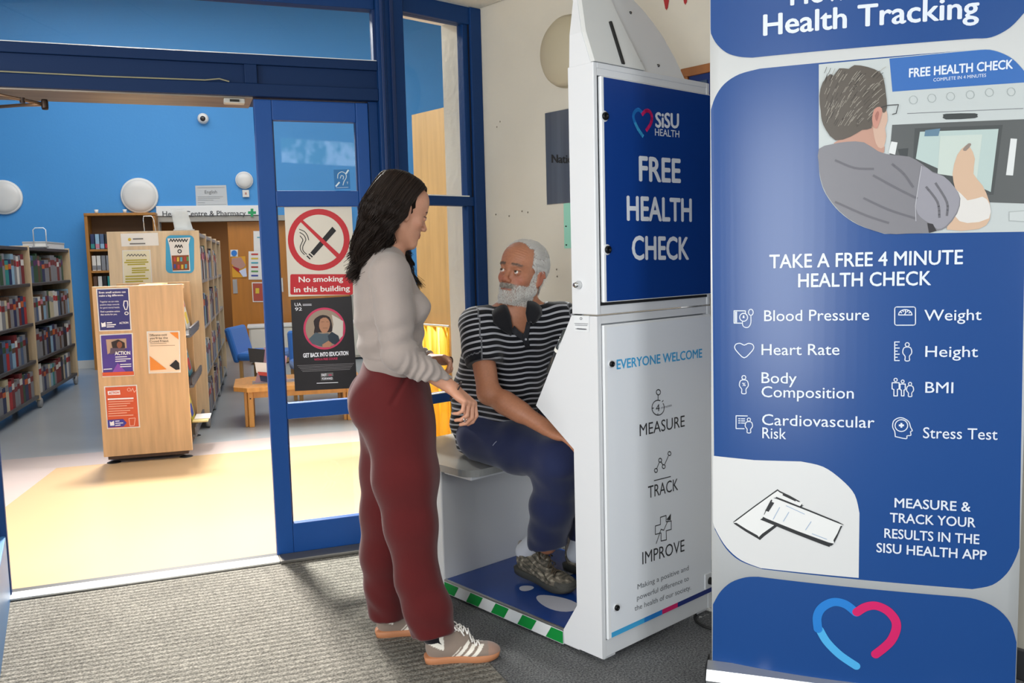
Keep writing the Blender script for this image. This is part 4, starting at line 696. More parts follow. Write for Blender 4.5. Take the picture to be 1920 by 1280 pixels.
# heart emblem
def ribbon(pts, w, m, lift, n=6):
    P = [BS.uv(p) for p in smoothline(pts, n)]; L = []; R = []
    for i, p in enumerate(P):
        a = P[max(i-1, 0)]; b = P[min(i+1, len(P)-1)]; d = (b-a)/np.linalg.norm(b-a); nn = np.array([-d[1], d[0]])*w/2; L.append(p+nn); R.append(p-nn)
    d0 = (P[0]-P[1])/np.linalg.norm(P[0]-P[1]); d1 = (P[-1]-P[-2])/np.linalg.norm(P[-1]-P[-2])
    def cap(c, s, d): a0 = math.atan2(*(s-c)[::-1]); sg = 1 if (s-c)[0]*d[1]-(s-c)[1]*d[0] > 0 else -1; return [c+w/2*np.array([math.cos(a0+sg*math.pi*k/8), math.sin(a0+sg*math.pi*k/8)]) for k in range(1, 8)]
    out = L+cap(P[-1], L[-1], d1)+R[::-1]+cap(P[0], R[0], d0); BS.emit(out, [tuple(range(len(out)))], 'heart_emblem', m, RB, lift)
ribbon(z7([(601, 970), (640, 1035), (710, 1105), (798, 1165)]), .024, mat('banner_sky', '4fb2ec', .4), .0022); ribbon(z7([(592, 965), (588, 900), (615, 850), (675, 820), (740, 832), (797, 876)]), .0255, mat('banner_mid_blue', '2480d4', .4), .0026); ribbon(z7([(802, 874), (850, 846), (905, 840), (965, 866), (1008, 915), (1015, 965), (990, 1025), (950, 1066), (903, 1102)]), .0255, mat('banner_pink', 'd61f68', .4), .0030)
# printed phones
PHB = mat('phone_edge_print', '2b2c2e', .4); PHW = mat('phone_screen_print', 'e9eae9', .4)
bpoly(smoothline(z7([(137, 395), (150, 380), (350, 230), (385, 222), (490, 275), (508, 300), (500, 310), (300, 470), (265, 482), (140, 408)]), 2, True), 'printed_phone', PHB, .0024); bpoly(smoothline(z7([(148, 390), (350, 238), (385, 230), (485, 280), (498, 300), (290, 455), (265, 465), (150, 400)]), 2, True), 'printed_phone', PHW, .0030); bpoly(z7([(403, 236), (475, 270), (470, 277), (400, 245)]), 'printed_phone', PHB, .0036)
bpoly(smoothline(z7([(292, 370), (335, 275), (365, 258), (400, 266), (700, 385), (722, 405), (715, 425), (680, 500), (655, 517), (620, 510), (310, 390)]), 2, True), 'printed_phone', PHB, .0040); bpoly(smoothline(z7([(303, 350), (345, 275), (370, 265), (700, 393), (714, 408), (675, 485), (650, 497), (315, 372)]), 2, True), 'printed_phone', PHW, .0046); bpoly(z7([(340, 280), (356, 286), (325, 335), (306, 328)]), 'printed_phone', PHB, .0052)
BS.stroke([(z7([(385, 310), (350, 375)]), False), (z7([(435, 335), (405, 385)]), False), (z7([(555, 385), (525, 430)]), False), (z7([(420, 300), (520, 345)]), False), (z7([(560, 450), (640, 480)]), False)], .002, 'printed_app_lines', mat('pale_blue_ink', '9fb4cf', .5), RB, .0052)
# printed photograph: man from behind at a kiosk screen
def ph(pts, c, lift, name='printed_photo', sm=True, lab=None): return bpoly(smoothline(z5(pts), 2, True) if sm else z5(pts), name, mat('photo_'+c, c, .42), lift, lab)
PO = z5([(612, 353), (985, 318)])+tr+z5([(1750, 600), (1740, 1235), (960, 1248)])+smoothline(z5([(960, 1248), (820, 1200), (720, 1130), (650, 1040), (620, 960), (612, 880)]))
bpoly(PO, 'printed_photo', mat('photo_bg', 'bfc6c6', .42), .0016, 'printed photo of a grey-haired man seen from behind using a kiosk')
hd = z5([(985, 322)])+[(x, y+1.2) for x, y in tr]+z5([(1725, 440), (1001, 497)]); bpoly(hd, 'printed_header', mat('photo_blue', '2f68b2', .42), .0020)
BS.text('FREE HEALTH CHECK', z5([(1088, 421)])[0], z5([(1645, 368)])[0], 16, 'lettering', BT, RB, .0026, .03); BS.text('COMPLETE IN 4 MINUTES', z5([(1218, 442)])[0], z5([(1500, 414)])[0], 6, 'lettering', BT, RB, .0026)
BS.stroke([(z5([(1080, 612), (1700, 580)]), False)], .0015, 'printed_line', GI, RB, .0026); ph([(1272, 622), (1285, 612), (1440, 608), (1452, 620), (1440, 634), (1285, 642)], '3a3f40', .0026); [BS.stroke([(z5(circ(cx, cy, 22, 10)), True)], .0012, 'printed_icon', mat('faint_ink', '9aa3a3', .6), RB, .0026) for cx, cy in ((1112, 540), (1210, 530), (1310, 520), (1415, 510), (1518, 497), (1635, 492))]
ph([(1000, 672), (1300, 657), (1720, 636), (1715, 1086), (1515, 1080), (1300, 1060), (1130, 900), (985, 840)], '56595a', .0022, sm=False); ph([(1120, 690), (1590, 668), (1540, 1040), (1100, 1040)], '464a4b', .0026, sm=False)
ph([(1147, 708), (1567, 690), (1525, 1025), (1125, 850)], 'b4c6c3', .0030, 'printed_screen', False); ph([(1175, 700), (1255, 690), (1245, 730), (1170, 732)], '5f7f96', .0034, 'printed_screen', False); ph([(1255, 730), (1480, 720), (1450, 960), (1240, 930)], 'c3cfc8', .0034, 'printed_screen', False)
ph([(1632, 740), (1667, 742), (1645, 937), (1607, 935)], 'd9dcdc', .0030, sm=False); ph([(995, 760), (1028, 765), (1015, 830), (980, 820)], 'd9dcdc', .0034, sm=False); ph([(1030, 800), (1085, 795), (1080, 840), (1040, 835)], '3c4042', .0032, sm=False)
ph([(1622, 1128), (1720, 1120), (1720, 1185), (1622, 1180)], 'a9b0b0', .0024, sm=False); ph([(1627, 1133), (1715, 1126), (1715, 1180), (1627, 1175)], 'c4caca', .0028, sm=False)
SKINP = 'cfb096'
ph([(1290, 1225), (1320, 1150), (1350, 1080), (1335, 1010), (1320, 930), (1345, 830), (1390, 780), (1415, 790), (1440, 850), (1432, 930), (1480, 990), (1518, 1080), (1520, 1170), (1460, 1222)], SKINP, .0040, 'printed_arm'); ph([(1335, 1010), (1400, 1070), (1480, 1050), (1518, 1090), (1515, 1165), (1400, 1190), (1330, 1150)], 'd9d6d2', .0043, 'printed_arm'); ph([(1375, 800), (1405, 768), (1420, 775), (1392, 808)], '8e7f76', .0044, 'printed_pen')
ph([(690, 770), (770, 725), (860, 680), (905, 640), (925, 720), (960, 790), (940, 830), (850, 800), (760, 790)], 'b98e7c', .0036, 'printed_neck'); ph([(900, 660), (940, 600), (968, 590), (975, 650), (962, 690), (968, 730), (955, 790), (925, 790), (905, 740)], 'c9a895', .0040, 'printed_face')
ph([(612, 800), (680, 775), (760, 762), (850, 765), (925, 812), (1000, 832), (1090, 840), (1160, 880), (1215, 920), (1270, 940), (1330, 1000), (1362, 1060), (1345, 1140), (1285, 1215), (1235, 1232), (1190, 1242), (1080, 1246), (960, 1246), (820, 1198), (722, 1128), (652, 1038), (622, 958), (612, 880)], '7d7c82', .0044, 'printed_shirt')
ph([(1160, 890), (1215, 925), (1275, 945), (1330, 1000), (1358, 1060), (1340, 1135), (1285, 1205), (1240, 1222), (1195, 1190), (1150, 1160), (1125, 1110), (1135, 1000)], '94939c', .0048, 'printed_sleeve')
for pts in ([(850, 1060), (980, 1120), (1120, 1165)], [(900, 940), (1030, 1010), (1130, 1060)], [(700, 860), (800, 900), (900, 905)], [(1180, 1000), (1240, 1080), (1250, 1160)], [(1230, 980), (1290, 1080), (1290, 1150)], [(700, 1080), (860, 1150), (980, 1190)], [(1000, 880), (1060, 930), (1110, 1000)]): BS.stroke([(smoothline(z5(pts)), False)], .006, 'printed_fold', mat('photo_fold', '67666d', .5), RB, .0052)
BS.stroke([(z5([(1155, 890), (1140, 980), (1122, 1100), (1125, 1180)]), False)], .002, 'printed_seam', mat('photo_seam', 'b7b6bd', .5), RB, .0054); ph([(1185, 1190), (1215, 1195), (1235, 1232), (1195, 1243)], '2f2c30', .0052, sm=False)
ph([(622, 600), (615, 520), (632, 450), (672, 405), (690, 415), (720, 375), (770, 378), (800, 358), (870, 368), (935, 395), (955, 435), (965, 500), (972, 580), (955, 610), (925, 585), (900, 620), (890, 690), (840, 700), (780, 735), (700, 755), (650, 700), (628, 650)], '544c43', .0052, 'printed_hair')
for k in range(150):
    a = RNG.uniform(0, 1); b = RNG.uniform(0, 1); x = 640+290*a; y = 420+270*b-(a-.5)**2*120
    if x > 880 and y > 600: continue
    BS.stroke([(z5([(x, y), (x+8+10*a, y-18), (x+12+26*a, y-32)]), False)], .0011, 'printed_hair_strand', mat('photo_strand' if k % 3 else 'photo_strand_dark', 'a39c90' if k % 3 else '37302a', .5), RB, .0058)
ph([(893, 640), (905, 590), (935, 578), (947, 600), (935, 650), (918, 692), (900, 680)], 'c08878', .0060, 'printed_ear'); ph([(908, 625), (922, 600), (930, 615), (918, 655)], 'a0685c', .0064, 'printed_ear')
BS.stroke([(z5([(940, 582), (975, 570), (1032, 566), (1020, 612), (1000, 618)]), False)], .0022, 'printed_glasses', PHB, RB, .0062)
# ================================================================== ON THE CREAM WALL
WR = Surf(E1, -DC); zz = lambda u, v: (u, v)
t = thing('metal_plaque', 'brushed metal plaque with black lettering half hidden behind the kiosk', 'sign', E1-DC*.466+vec((0, 0, 1.62)), RZA-math.pi/2); B('plate', mat('brushed_steel', '9a9ea3', .3, .9, noise=(3, .2, (6, 1, .3))), t, 0, .62, -.008, -.001, 0, .43, .002)
WR.text('National', (1037, 305), (1098, 306.5), 15, 'lettering', INKK, t, .010, .02)
t = thing('green_notice', 'narrow pale green notice pinned on the cream wall beside the kiosk', 'notice', E1-DC*.575+vec((0, 0, 1.41)), RZA-math.pi/2); B('sheet', mat('pale_green_card', '8fc9b4', .6), t, 0, .21, -.004, -.001, 0, .215); 
for x, z in ((.012, .013), (.012, .1)): B('pin', RUB, t, x, x+.006, -.008, -.004, z, z+.006)
c_ = E1-DC*.625+vec((0, 0, 2.305)); t = thing('wall_disc', 'large round cream wall light half hidden behind the kiosk hood', 'light', c_, RZA-math.pi/2); MB().lathe([(.155, .001), (.157, .03), (.14, .05), (.08, .07), (.001, .078)], 40, (0, 0, 0), (0, -1, 0)).build('cover', mat('aged_cream_plastic', 'b5ab92', .5), t, True); MB().lathe([(.162, .0005), (.162, .012)], 40, (0, 0, 0), (0, -1, 0)).build('rim', mat('aged_cream_rim', 'a79d84', .5), t, True)
t = thing('red_wall_lettering', 'big red painted capital letters high on the cream wall', 'lettering', E1-DC*1.1+vec((0, 0, 2.37)), RZA-math.pi/2)
a = WR.uv((1228, 26)); WR.text('WHAT', (a[0], 2.375), (a[0]+.62, 2.375), .24, 'letters', mat('red_letter', 'a01f22', .5), t, .002, .02, px=False)
# noticeboard running behind the banner
NBx = float(WR.uv((1282, 135))[0]); nb = thing('noticeboard', 'blue felt noticeboard in a brown wooden frame behind the banner', 'noticeboard', E1-DC*NBx+vec((0, 0, .86)), RZA-math.pi/2)
B('felt', mat('navy_felt', '122a63', .9), nb, .03, 2.2, -.012, -.001, .03, 1.24); B('frame', WOODD, nb, 0, 2.2, -.022, -.001, 1.22, 1.255, .003); B('frame', WOODD, nb, 0, 2.2, -.022, -.001, 0, .035, .003); B('frame', WOODD, nb, 0, .035, -.022, -.001, .035, 1.22, .003)
def pinned(px0, px1, y0, y1, label, col, rows):
    a = WR.uv((px0, y1)); b = WR.uv((px1, y0)); t = thing('pinned_notice', label, 'notice', E1-DC*float(a[0])+vec((0, 0, float(a[1]))), RZA-math.pi/2); w = float(b[0]-a[0]); h = float(b[1]-a[1]); B('sheet', col, t, 0, w, -.017, -.013, 0, h)
    for i in range(rows): B('printed_line', GI, t, .02, w*(.9-.1*(i % 3)), -.019, -.017, h*(.1+.75*i/rows), h*(.1+.75*i/rows)+.006)
    return t
pinned(1908, 1975, 470, 600, 'white and green notice on the board at the right edge of the photo', mat('notice_green_tint', 'b9c9bd', .6), 9)
t = pinned(1906, 1975, 603, 768, 'white text notice low on the board at the right edge of the photo', PAPER, 14); WR.text('Free', (1914, 633), (1945, 632), 7, 'heading', mat('blue_ink', '2b3f8f', .6), t, .021, .03)
pinned(1910, 1975, 330, 462, 'pale notice above the green one, beside the banner edge', PAPER, 8); pinned(1912, 1975, 190, 322, 'pale grey notice on the board next to the banner photo', LG, 6)
pinned(1288, 1330, 150, 215, 'dark notice tucked in the board corner above the kiosk', mat('dark_notice', '26405f', .6), 3)
for i in range(5):
    u = NBx+.05+.0*i; a = thing('pinned_notice', ('%s leaflet in the narrow gap between kiosk and banner' % ['topmost pale', 'second, teal', 'third, white', 'fourth, dark', 'lowest, blue'][i]), 'notice', E1-DC*(NBx+.04)+vec((0, 0, 1.90-.22*i)), RZA-math.pi/2); B('sheet', [LG, cols[2], PAPER, INKG, MIDB][i], a, 0, .28, -.017, -.013, -.19, 0); B('printed_line', GI, a, .03, .2, -.019, -.017, -.05, -.04)
# scuffs on the wall
sc = []
for px, py in ((932, 238), (938, 228), (930, 402), (955, 405), (979, 396), (990, 398), (1045, 518), (1044, 505)): a = WR.uv((px, py)); sc.append((circ(a[0], a[1], .003, 6), True))
WR.stroke(sc, .003, 'wall_scuffs', mat('scuff', '7a7263', .9), None, .0015, px=False)['kind'] = 'stuff'
tag(bpy.data.objects['wall_scuffs'], 'small dark scuff marks on the cream wall above the seated man', 'scuffs')
# ================================================================== ON THE GLASS DOOR
DG_ = Surf(D0+vec((-DBd[1], DBd[0], 0))*.0255, DBd)
def onglass(pts, name, label, cat, m): t = sheet(name, label, cat, DG_, pts, m, lift=.0006); return t
t = onglass([(533, 388), (659, 386), (668, 552), (541, 556)], 'no_smoking_sign', 'no smoking sign with red circle over a cigarette on the glass door', 'sign', mat('cream_sticker', 'd8cfc0', .5)); RS = mat('sign_red', 'bd1622', .4)
z6 = lambda pts: [(500+x/3.28, 370+y/3.28) for x, y in pts]
DG_.poly(z6(circ(320, 260, 190, 48)), 'red_ring', RS, t, .0012); DG_.poly(z6(circ(320, 260, 154, 48)), 'ring_centre', MATS['cream_sticker'], t, .0018)
DG_.poly(z6([(268, 340), (403, 180), (427, 205), (290, 358)]), 'cigarette', INKK, t, .0024); DG_.poly(z6([(256, 350), (262, 344), (284, 364), (278, 370)]), 'cigarette', INKK, t, .0024); DG_.poly(z6([(244, 362), (249, 356), (270, 376), (265, 382)]), 'cigarette', INKK, t, .0024)
DG_.stroke([(smoothline(z6([(232, 352), (212, 330), (206, 305), (215, 280), (222, 260), (205, 236)])), False), (smoothline(z6([(246, 350), (224, 328), (222, 302), (232, 280), (240, 258), (228, 232), (203, 215)])), False), (smoothline(z6([(258, 262), (250, 235), (232, 210), (200, 196)])), False)], .0035, 'smoke', INKK, t, .0024)
DG_.poly(z6([(205, 148), (222, 140), (450, 352), (432, 372)]), 'red_bar', RS, t, .0030); DG_.poly(z6(rrect(145, 472, 530, 598, 10)), 'red_plate', RS, t, .0014); ST_ = mat('sign_letter', 'f0e6e0', .5)
DG_.text('No smoking', z6([(197, 521)])[0], z6([(470, 515)])[0], 10, 'lettering', ST_, t, .0022, .025); DG_.text('in this building', z6([(168, 583)])[0], z6([(512, 573)])[0], 10, 'lettering', ST_, t, .0022, .025)
t = onglass([(545, 562), (659, 555), (670, 727), (553, 733)], 'education_poster', 'black college poster with pink-ringed portrait below the no smoking sign', 'poster', mat('poster_black', '1e1a1c', .45))
DG_.text('UA', z6([(172, 668)])[0], z6([(214, 668)])[0], 6, 'lettering', INKW, t, .0022, .01); DG_.text('92', z6([(174, 697)])[0], z6([(217, 695)])[0], 6, 'lettering', INKW, t, .0022, .01); bars(DG_, t, [z6([(222, 657), (275, 656)]), z6([(222, 664), (276, 663)])], INKW, .0022, .002)
PR = mat('poster_pink', 'c9355c', .5); DG_.poly(z6(circ(355, 806, 129, 40)), 'pink_ring', PR, t, .0010); DG_.poly(z6(circ(355, 806, 116, 40)), 'portrait', mat('portrait_bg', '9b8875', .5), t, .0016)
DG_.poly(z6([(400, 720), (470, 760), (468, 850), (420, 900), (395, 850), (410, 780)]), 'portrait', mat('portrait_pale', 'cfc6ba', .5), t, .0020)
DG_.poly(smoothline(z6([(295, 800), (288, 760), (310, 735), (345, 722), (385, 735), (400, 775), (403, 820), (380, 828), (320, 830), (290, 835)]), 2, True), 'portrait_hair', mat('dark_hair_print', '2a1c1c', .6), t, .0024); DG_.poly(smoothline(z6([(322, 790), (330, 748), (365, 738), (388, 765), (385, 800), (370, 828), (345, 832), (330, 815)]), 2, True), 'portrait_face', mat('portrait_skin', 'b27f60', .5), t, .0030)
DG_.poly(z6([(258, 870), (300, 830), (345, 838), (380, 835), (400, 880), (380, 918), (330, 915), (280, 900)]), 'portrait_top', mat('portrait_top', '4c5a63', .5), t, .0026); DG_.poly(z6([(375, 850), (400, 825), (440, 850), (448, 880), (420, 905), (385, 890)]), 'portrait_gear', mat('portrait_gear', '23303c', .5), t, .0034); DG_.poly(z6([(340, 905), (380, 880), (400, 895), (390, 920), (345, 920)]), 'portrait_hand', mat('portrait_skin', 'b27f60', .5), t, .0036)
DG_.stroke([(z6([(335, 766), (352, 764)]), False), (z6([(366, 764), (380, 766)]), False), (z6([(345, 803), (372, 803)]), False)], .0012, 'portrait_features', INKK, t, .0036)
DG_.text('GET BACK INTO EDUCATION', z6([(224, 984)])[0], z6([(502, 968)])[0], 7.5, 'lettering', INKW, t, .0022, .05); DG_.text('WITH A FREE COURSE', z6([(292, 1003)])[0], z6([(436, 996)])[0], 4, 'lettering', PR, t, .0022, .03)
bars(DG_, t, [z6([(188+8*k, 1034+9*k), (536-6*k, 1020+9*k)]) for k in range(5)], mat('poster_grey_ink', '8d888a', .6), .0022, .0018); DG_.poly(z6([(332, 1080), (408, 1076), (412, 1122), (334, 1126)]), 'badge', INKG, t, .0022); DG_.poly(z6([(336, 1102), (410, 1098), (411, 1120), (336, 1124)]), 'badge', INKK, t, .0026)
DG_.text('FAST', z6([(338, 1099)])[0], z6([(368, 1098)])[0], 4.4, 'lettering', INKW, t, .003, .03); DG_.text('FORWARD', z6([(340, 1121)])[0], z6([(406, 1118)])[0], 4.2, 'lettering', INKW, t, .003, .03); DG_.text('»', z6([(378, 1096)])[0], z6([(402, 1095)])[0], 4, 'lettering', PR, t, .003, .03)
bars(DG_, t, [z6([(308, 1142), (438, 1137)])], INKW, .0022, .003)
DG2 = Surf(D0+vec((-DBd[1], DBd[0], 0))*.0255, DBd)
t = onglass([(625.5, 318), (655, 317), (657, 354), (627.5, 355)], 'hearing_loop_sticker', 'square blue hearing loop sticker on the upper door glass', 'sticker', mat('loop_blue', '1a6aa5', .4)); lw = mat('loop_white', 'cfe0e6', .5)
DG_.stroke([(smoothline([(633, 334), (634, 326), (641, 322), (648, 326), (649, 333), (645, 340), (643, 347)]), False), (smoothline([(638, 334), (640, 329), (644, 331), (643, 336)]), False)], .0035, 'ear_symbol', lw, t, .0014); DG_.stroke([([(630, 349), (636, 342)], False), ([(649, 325), (653, 319)], False)], .007, 'loop_bar', lw, t, .0014); DG_.text('T', (650, 345), (653, 345), 4, 'lettering', lw, t, .0014, .02); bars(DG_, t, [((630, 352), (653, 351))], lw, .0014, .0015)
t = thing('closer_arm', 'bronze folding door arm hanging at the top left of the opening', 'door arm', atY(84, 196, 3.6)); BZ = mat('bronze_arm', '7d6450', .35, .8)
MB().tube([atY(-40, 172, 3.5), atY(0, 178, 3.52), atY(84, 196, 3.6)], .007, 8).build('arm', BZ, t, True, world=True); MB().tube([atY(-40, 203, 3.75), atY(40, 197, 3.68), atY(84, 196, 3.6)], .007, 8).build('arm', BZ, t, True, world=True)
MB().lathe([(.011, -.02), (.013, -.012), (.013, .012), (.011, .02)], 12).build('pivot', mat('dark_pivot', '33261f', .4, .6), t, True); MB().lathe([(.010, -.01), (.010, .01)], 12, tuple(atY(42, 188, 3.56)-atY(84, 196, 3.6))).build('pivot', MATS['dark_pivot'], t)
# ================================================================== PEOPLE: smooth-union body surfaces (surface nets)
def pxp(P):
    v = np.asarray(P, float)-EYE; z = v@FW; return np.stack([960+FPX*(v@RT)/z, 640-FPX*(v@UP)/z], -1)
class Sdf:
    def __init__(s): s.p = []
    def cone(s, a, b, ra, rb=None, k=.02, fd=None, ff=1., sub=False): s.p.append(('c', vec(a), vec(b), ra, ra if rb is None else rb, k, None if fd is None else nrm(fd), ff, sub)); return s
    def chain(s, pts, rs, k=.02, fd=None, ff=1.):
        for i in range(len(pts)-1): s.cone(pts[i], pts[i+1], rs[i], rs[i+1], k, fd, ff)
        return s
    def ell(s, c, r, R=None, k=.02, sub=False): s.p.append(('e', vec(c), vec(r), np.eye(3) if R is None else np.array(R, float), k, sub)); return s
    def half(s, p, n, rad): s.p.append(('h', vec(p), nrm(n), rad)); return s   # cuts away the side n points to
    def mesh(s, name, coarse, fine=()):
        """fine: list of (centre, halfsize, res)"""
        lo = np.full(3, 1e9); hi = -lo
        for q in s.p:
            if q[0] == 'c' and not q[8]: r = max(q[3], q[4])*max(1, q[7]); lo = np.minimum(lo, np.minimum(q[1], q[2])-r); hi = np.maximum(hi, np.maximum(q[1], q[2])+r)
            if q[0] == 'e' and not q[5]: r = q[2].max(); lo = np.minimum(lo, q[1]-r); hi = np.maximum(hi, q[1]+r)
        lo -= .02; hi += .02; ax = []
        for d in range(3):
            a = [lo[d]]
            while a[-1] < hi[d]:
                st = coarse
                for c, h, r in fine:
                    h_ = h[d] if hasattr(h, '__len__') else h
                    if abs(a[-1]-c[d]) < h_: st = min(st, r)
                    elif a[-1] < c[d]-h_ < a[-1]+st: st = max(c[d]-h_-a[-1]+1e-4, r)
                a.append(a[-1]+st)
            ax.append(np.array(a, np.float32))
        X, Y, Z = ax; F = np.full((len(X), len(Y), len(Z)), .05, np.float32)
        def sl(l, h): return tuple(slice(max(int(np.searchsorted(ax[d], l[d]))-1, 0), min(int(np.searchsorted(ax[d], h[d]))+1, len(ax[d]))) for d in range(3))
        for q in s.p:
            if q[0] == 'c':
                _, a, b, ra, rb, k, fd, ff, sub = q; m = max(ra, rb)*max(1, ff)+.03+k; S = sl(np.minimum(a, b)-m, np.maximum(a, b)+m)
                P = [ax[0][S[0]][:, None, None]-a[0], ax[1][S[1]][None, :, None]-a[1], ax[2][S[2]][None, None, :]-a[2]]; ab = b-a
                if fd is not None:
                    t = (P[0]*fd[0]+P[1]*fd[1]+P[2]*fd[2])*(1/ff-1); P = [P[i]+t*fd[i] for i in range(3)]; ab = ab+fd*np.dot(ab, fd)*(1/ff-1)
                h = np.clip((P[0]*ab[0]+P[1]*ab[1]+P[2]*ab[2])/max(np.dot(ab, ab), 1e-9), 0, 1)
                d = np.sqrt((P[0]-h*ab[0])**2+(P[1]-h*ab[1])**2+(P[2]-h*ab[2])**2)-(ra+(rb-ra)*h)
            elif q[0] == 'e':
                _, c, r, R, k, sub = q; m = r.max()+.03+k; S = sl(c-m, c+m)
                P = [ax[0][S[0]][:, None, None]-c[0], ax[1][S[1]][None, :, None]-c[1], ax[2][S[2]][None, None, :]-c[2]]
                Q = [P[0]*R[0, i]+P[1]*R[1, i]+P[2]*R[2, i] for i in range(3)]
                k0 = np.sqrt((Q[0]/r[0])**2+(Q[1]/r[1])**2+(Q[2]/r[2])**2); k1 = np.sqrt((Q[0]/r[0]**2)**2+(Q[1]/r[1]**2)**2+(Q[2]/r[2]**2)**2); d = k0*(k0-1)/np.maximum(k1, 1e-6)
            else:
                _, p, n_, rad = q; S = sl(p-rad, p+rad); P = [ax[0][S[0]][:, None, None]-p[0], ax[1][S[1]][None, :, None]-p[1], ax[2][S[2]][None, None, :]-p[2]]
                d = (P[0]*n_[0]+P[1]*n_[1]+P[2]*n_[2]); r2 = P[0]**2+P[1]**2+P[2]**2; F[S] = np.where(r2 < rad*rad, np.maximum(F[S], d), F[S]); continue
            f = F[S]; d = d.astype(np.float32)
            if sub: d = -d; h = np.maximum(k-np.abs(f-d), 0)/k; F[S] = np.maximum(f, d)+h*h*k*.25
            else: h = np.maximum(k-np.abs(f-d), 0)/k; F[S] = np.minimum(f, d)-h*h*k*.25
        return s.nets(name, F, ax)
    def nets(s, name, F, ax):
        I = F < 0; n = F.shape; c = np.zeros(tuple(x-1 for x in n), np.uint8)
        for i in (0, 1):
            for j in (0, 1):
                for l in (0, 1): c += I[i:n[0]-1+i, j:n[1]-1+j, l:n[2]-1+l]
        act = np.argwhere((c > 0) & (c < 8)); vid = np.full(c.shape, -1, np.int32); vid[tuple(act.T)] = np.arange(len(act))
        acc = np.zeros((len(act), 3)); cnt = np.zeros(len(act)); co = [(i, j, l) for i in (0, 1) for j in (0, 1) for l in (0, 1)]
        val = {o: F[act[:, 0]+o[0], act[:, 1]+o[1], act[:, 2]+o[2]] for o in co}; pos = {o: np.stack([ax[d][act[:, d]+o[d]] for d in range(3)], 1) for o in co}
        for a in co:
            for b in co:
                if sum(b)-sum(a) == 1 and sum(abs(x-y) for x, y in zip(a, b)) == 1:
                    m = (val[a] < 0) != (val[b] < 0); t = val[a][m]/(val[a][m]-val[b][m]); acc[m] += pos[a][m]+(pos[b][m]-pos[a][m])*t[:, None]; cnt[m] += 1
        V = acc/np.maximum(cnt, 1)[:, None]; Q = []
        for d in range(3):
            A0 = [slice(None)]*3; A1 = [slice(None)]*3; A0[d] = slice(0, -1); A1[d] = slice(1, None); e = I[tuple(A0)] != I[tuple(A1)]; idx = np.argwhere(e)
            u, w = [x for x in range(3) if x != d]; ok = (idx[:, u] > 0) & (idx[:, w] > 0) & (idx[:, u] < n[u]-1) & (idx[:, w] < n[w]-1); idx = idx[ok]
            def g(du, dw): q = idx.copy(); q[:, u] -= du; q[:, w] -= dw; return vid[tuple(q.T)]
            f = np.stack([g(1, 1), g(0, 1), g(0, 0), g(1, 0)], 1); ins = I[tuple(idx.T)]; flip = ins if d != 1 else ~ins; f[~flip] = f[~flip][:, ::-1]; Q.append(f)
        Q = np.concatenate(Q); Q = Q[(Q >= 0).all(1)]; return V, Q
def relax(V, Q, it=2, lam=.5, w=None):
    for _ in range(it):
        a = np.zeros_like(V); c = np.zeros(len(V))
        for i in range(4):
            for j in (1, 3): np.add.at(a, Q[:, i], V[Q[:, (i+j) % 4]]); np.add.at(c, Q[:, i], 1)
        D = (a/np.maximum(c, 1)[:, None]-V)*lam; V = V+(D if w is None else D*w[:, None])
    return V
def vnormals(V, Q):
    n = np.cross(V[Q[:, 2]]-V[Q[:, 0]], V[Q[:, 3]]-V[Q[:, 1]]); N = np.zeros_like(V)
    for i in range(4): np.add.at(N, Q[:, i], n)
    return N/np.maximum(np.linalg.norm(N, axis=1), 1e-12)[:, None]
def npmesh(name, V, Q, col=None, attrs=None):
    me = bpy.data.meshes.new(name); k = Q.shape[1]; me.vertices.add(len(V)); me.vertices.foreach_set('co', np.asarray(V, np.float32).ravel()); me.loops.add(Q.size); me.loops.foreach_set('vertex_index', Q.astype(np.int32).ravel())
    me.polygons.add(len(Q)); me.polygons.foreach_set('loop_start', np.arange(0, Q.size, k, dtype=np.int32)); me.polygons.foreach_set('use_smooth', np.ones(len(Q), bool)); me.update(calc_edges=True); me.validate()
    if col is not None: a = me.color_attributes.new('Col', 'FLOAT_COLOR', 'POINT'); a.data.foreach_set('color', np.concatenate([col, np.ones((len(V), 1))], 1).astype(np.float32).ravel())
    for nm, v in (attrs or {}).items(): a = me.attributes.new(nm, 'FLOAT', 'POINT'); a.data.foreach_set('value', v.astype(np.float32))
    return me
def put(name, V, Q, m, parent, col=None, attrs=None):
    me = npmesh(name, V, Q, col, attrs); me.transform(pmat(parent).inverted()); o = link(name, me, m, parent); return o
def strands(paths, r0, r1, sides=4):
    """paths (N,M,3) -> one mesh of tapering tubes"""
    P = np.asarray(paths, float); N, M, _ = P.shape; T = np.gradient(P, axis=1); T /= np.maximum(np.linalg.norm(T, axis=2), 1e-9)[..., None]
    ref = np.where(np.abs(T[..., 2:3]) < .9, np.array([0, 0, 1.]), np.array([1., 0, 0])); X = np.cross(T, ref); X /= np.maximum(np.linalg.norm(X, axis=2), 1e-9)[..., None]; Y = np.cross(T, X)
    r = np.linspace(0, 1, M); r0 = np.broadcast_to(np.asarray(r0, float), (N,)); r1 = np.broadcast_to(np.asarray(r1, float), (N,)); R = r0[:, None]*(1-r)+r1[:, None]*r; ang = 2*np.pi*np.arange(sides)/sides
    V = P[:, :, None]+R[:, :, None, None]*(np.cos(ang)[None, None, :, None]*X[:, :, None]+np.sin(ang)[None, None, :, None]*Y[:, :, None]); V = V.reshape(-1, 3)
    b = (np.arange(N)*M*sides)[:, None, None]+(np.arange(M-1)*sides)[None, :, None]+np.arange(sides)[None, None]; b2 = (np.arange(N)*M*sides)[:, None, None]+(np.arange(M-1)*sides)[None, :, None]+((np.arange(sides)+1) % sides)[None, None]
    return V, np.stack([b, b2, b2+sides, b+sides], -1).reshape(-1, 4)
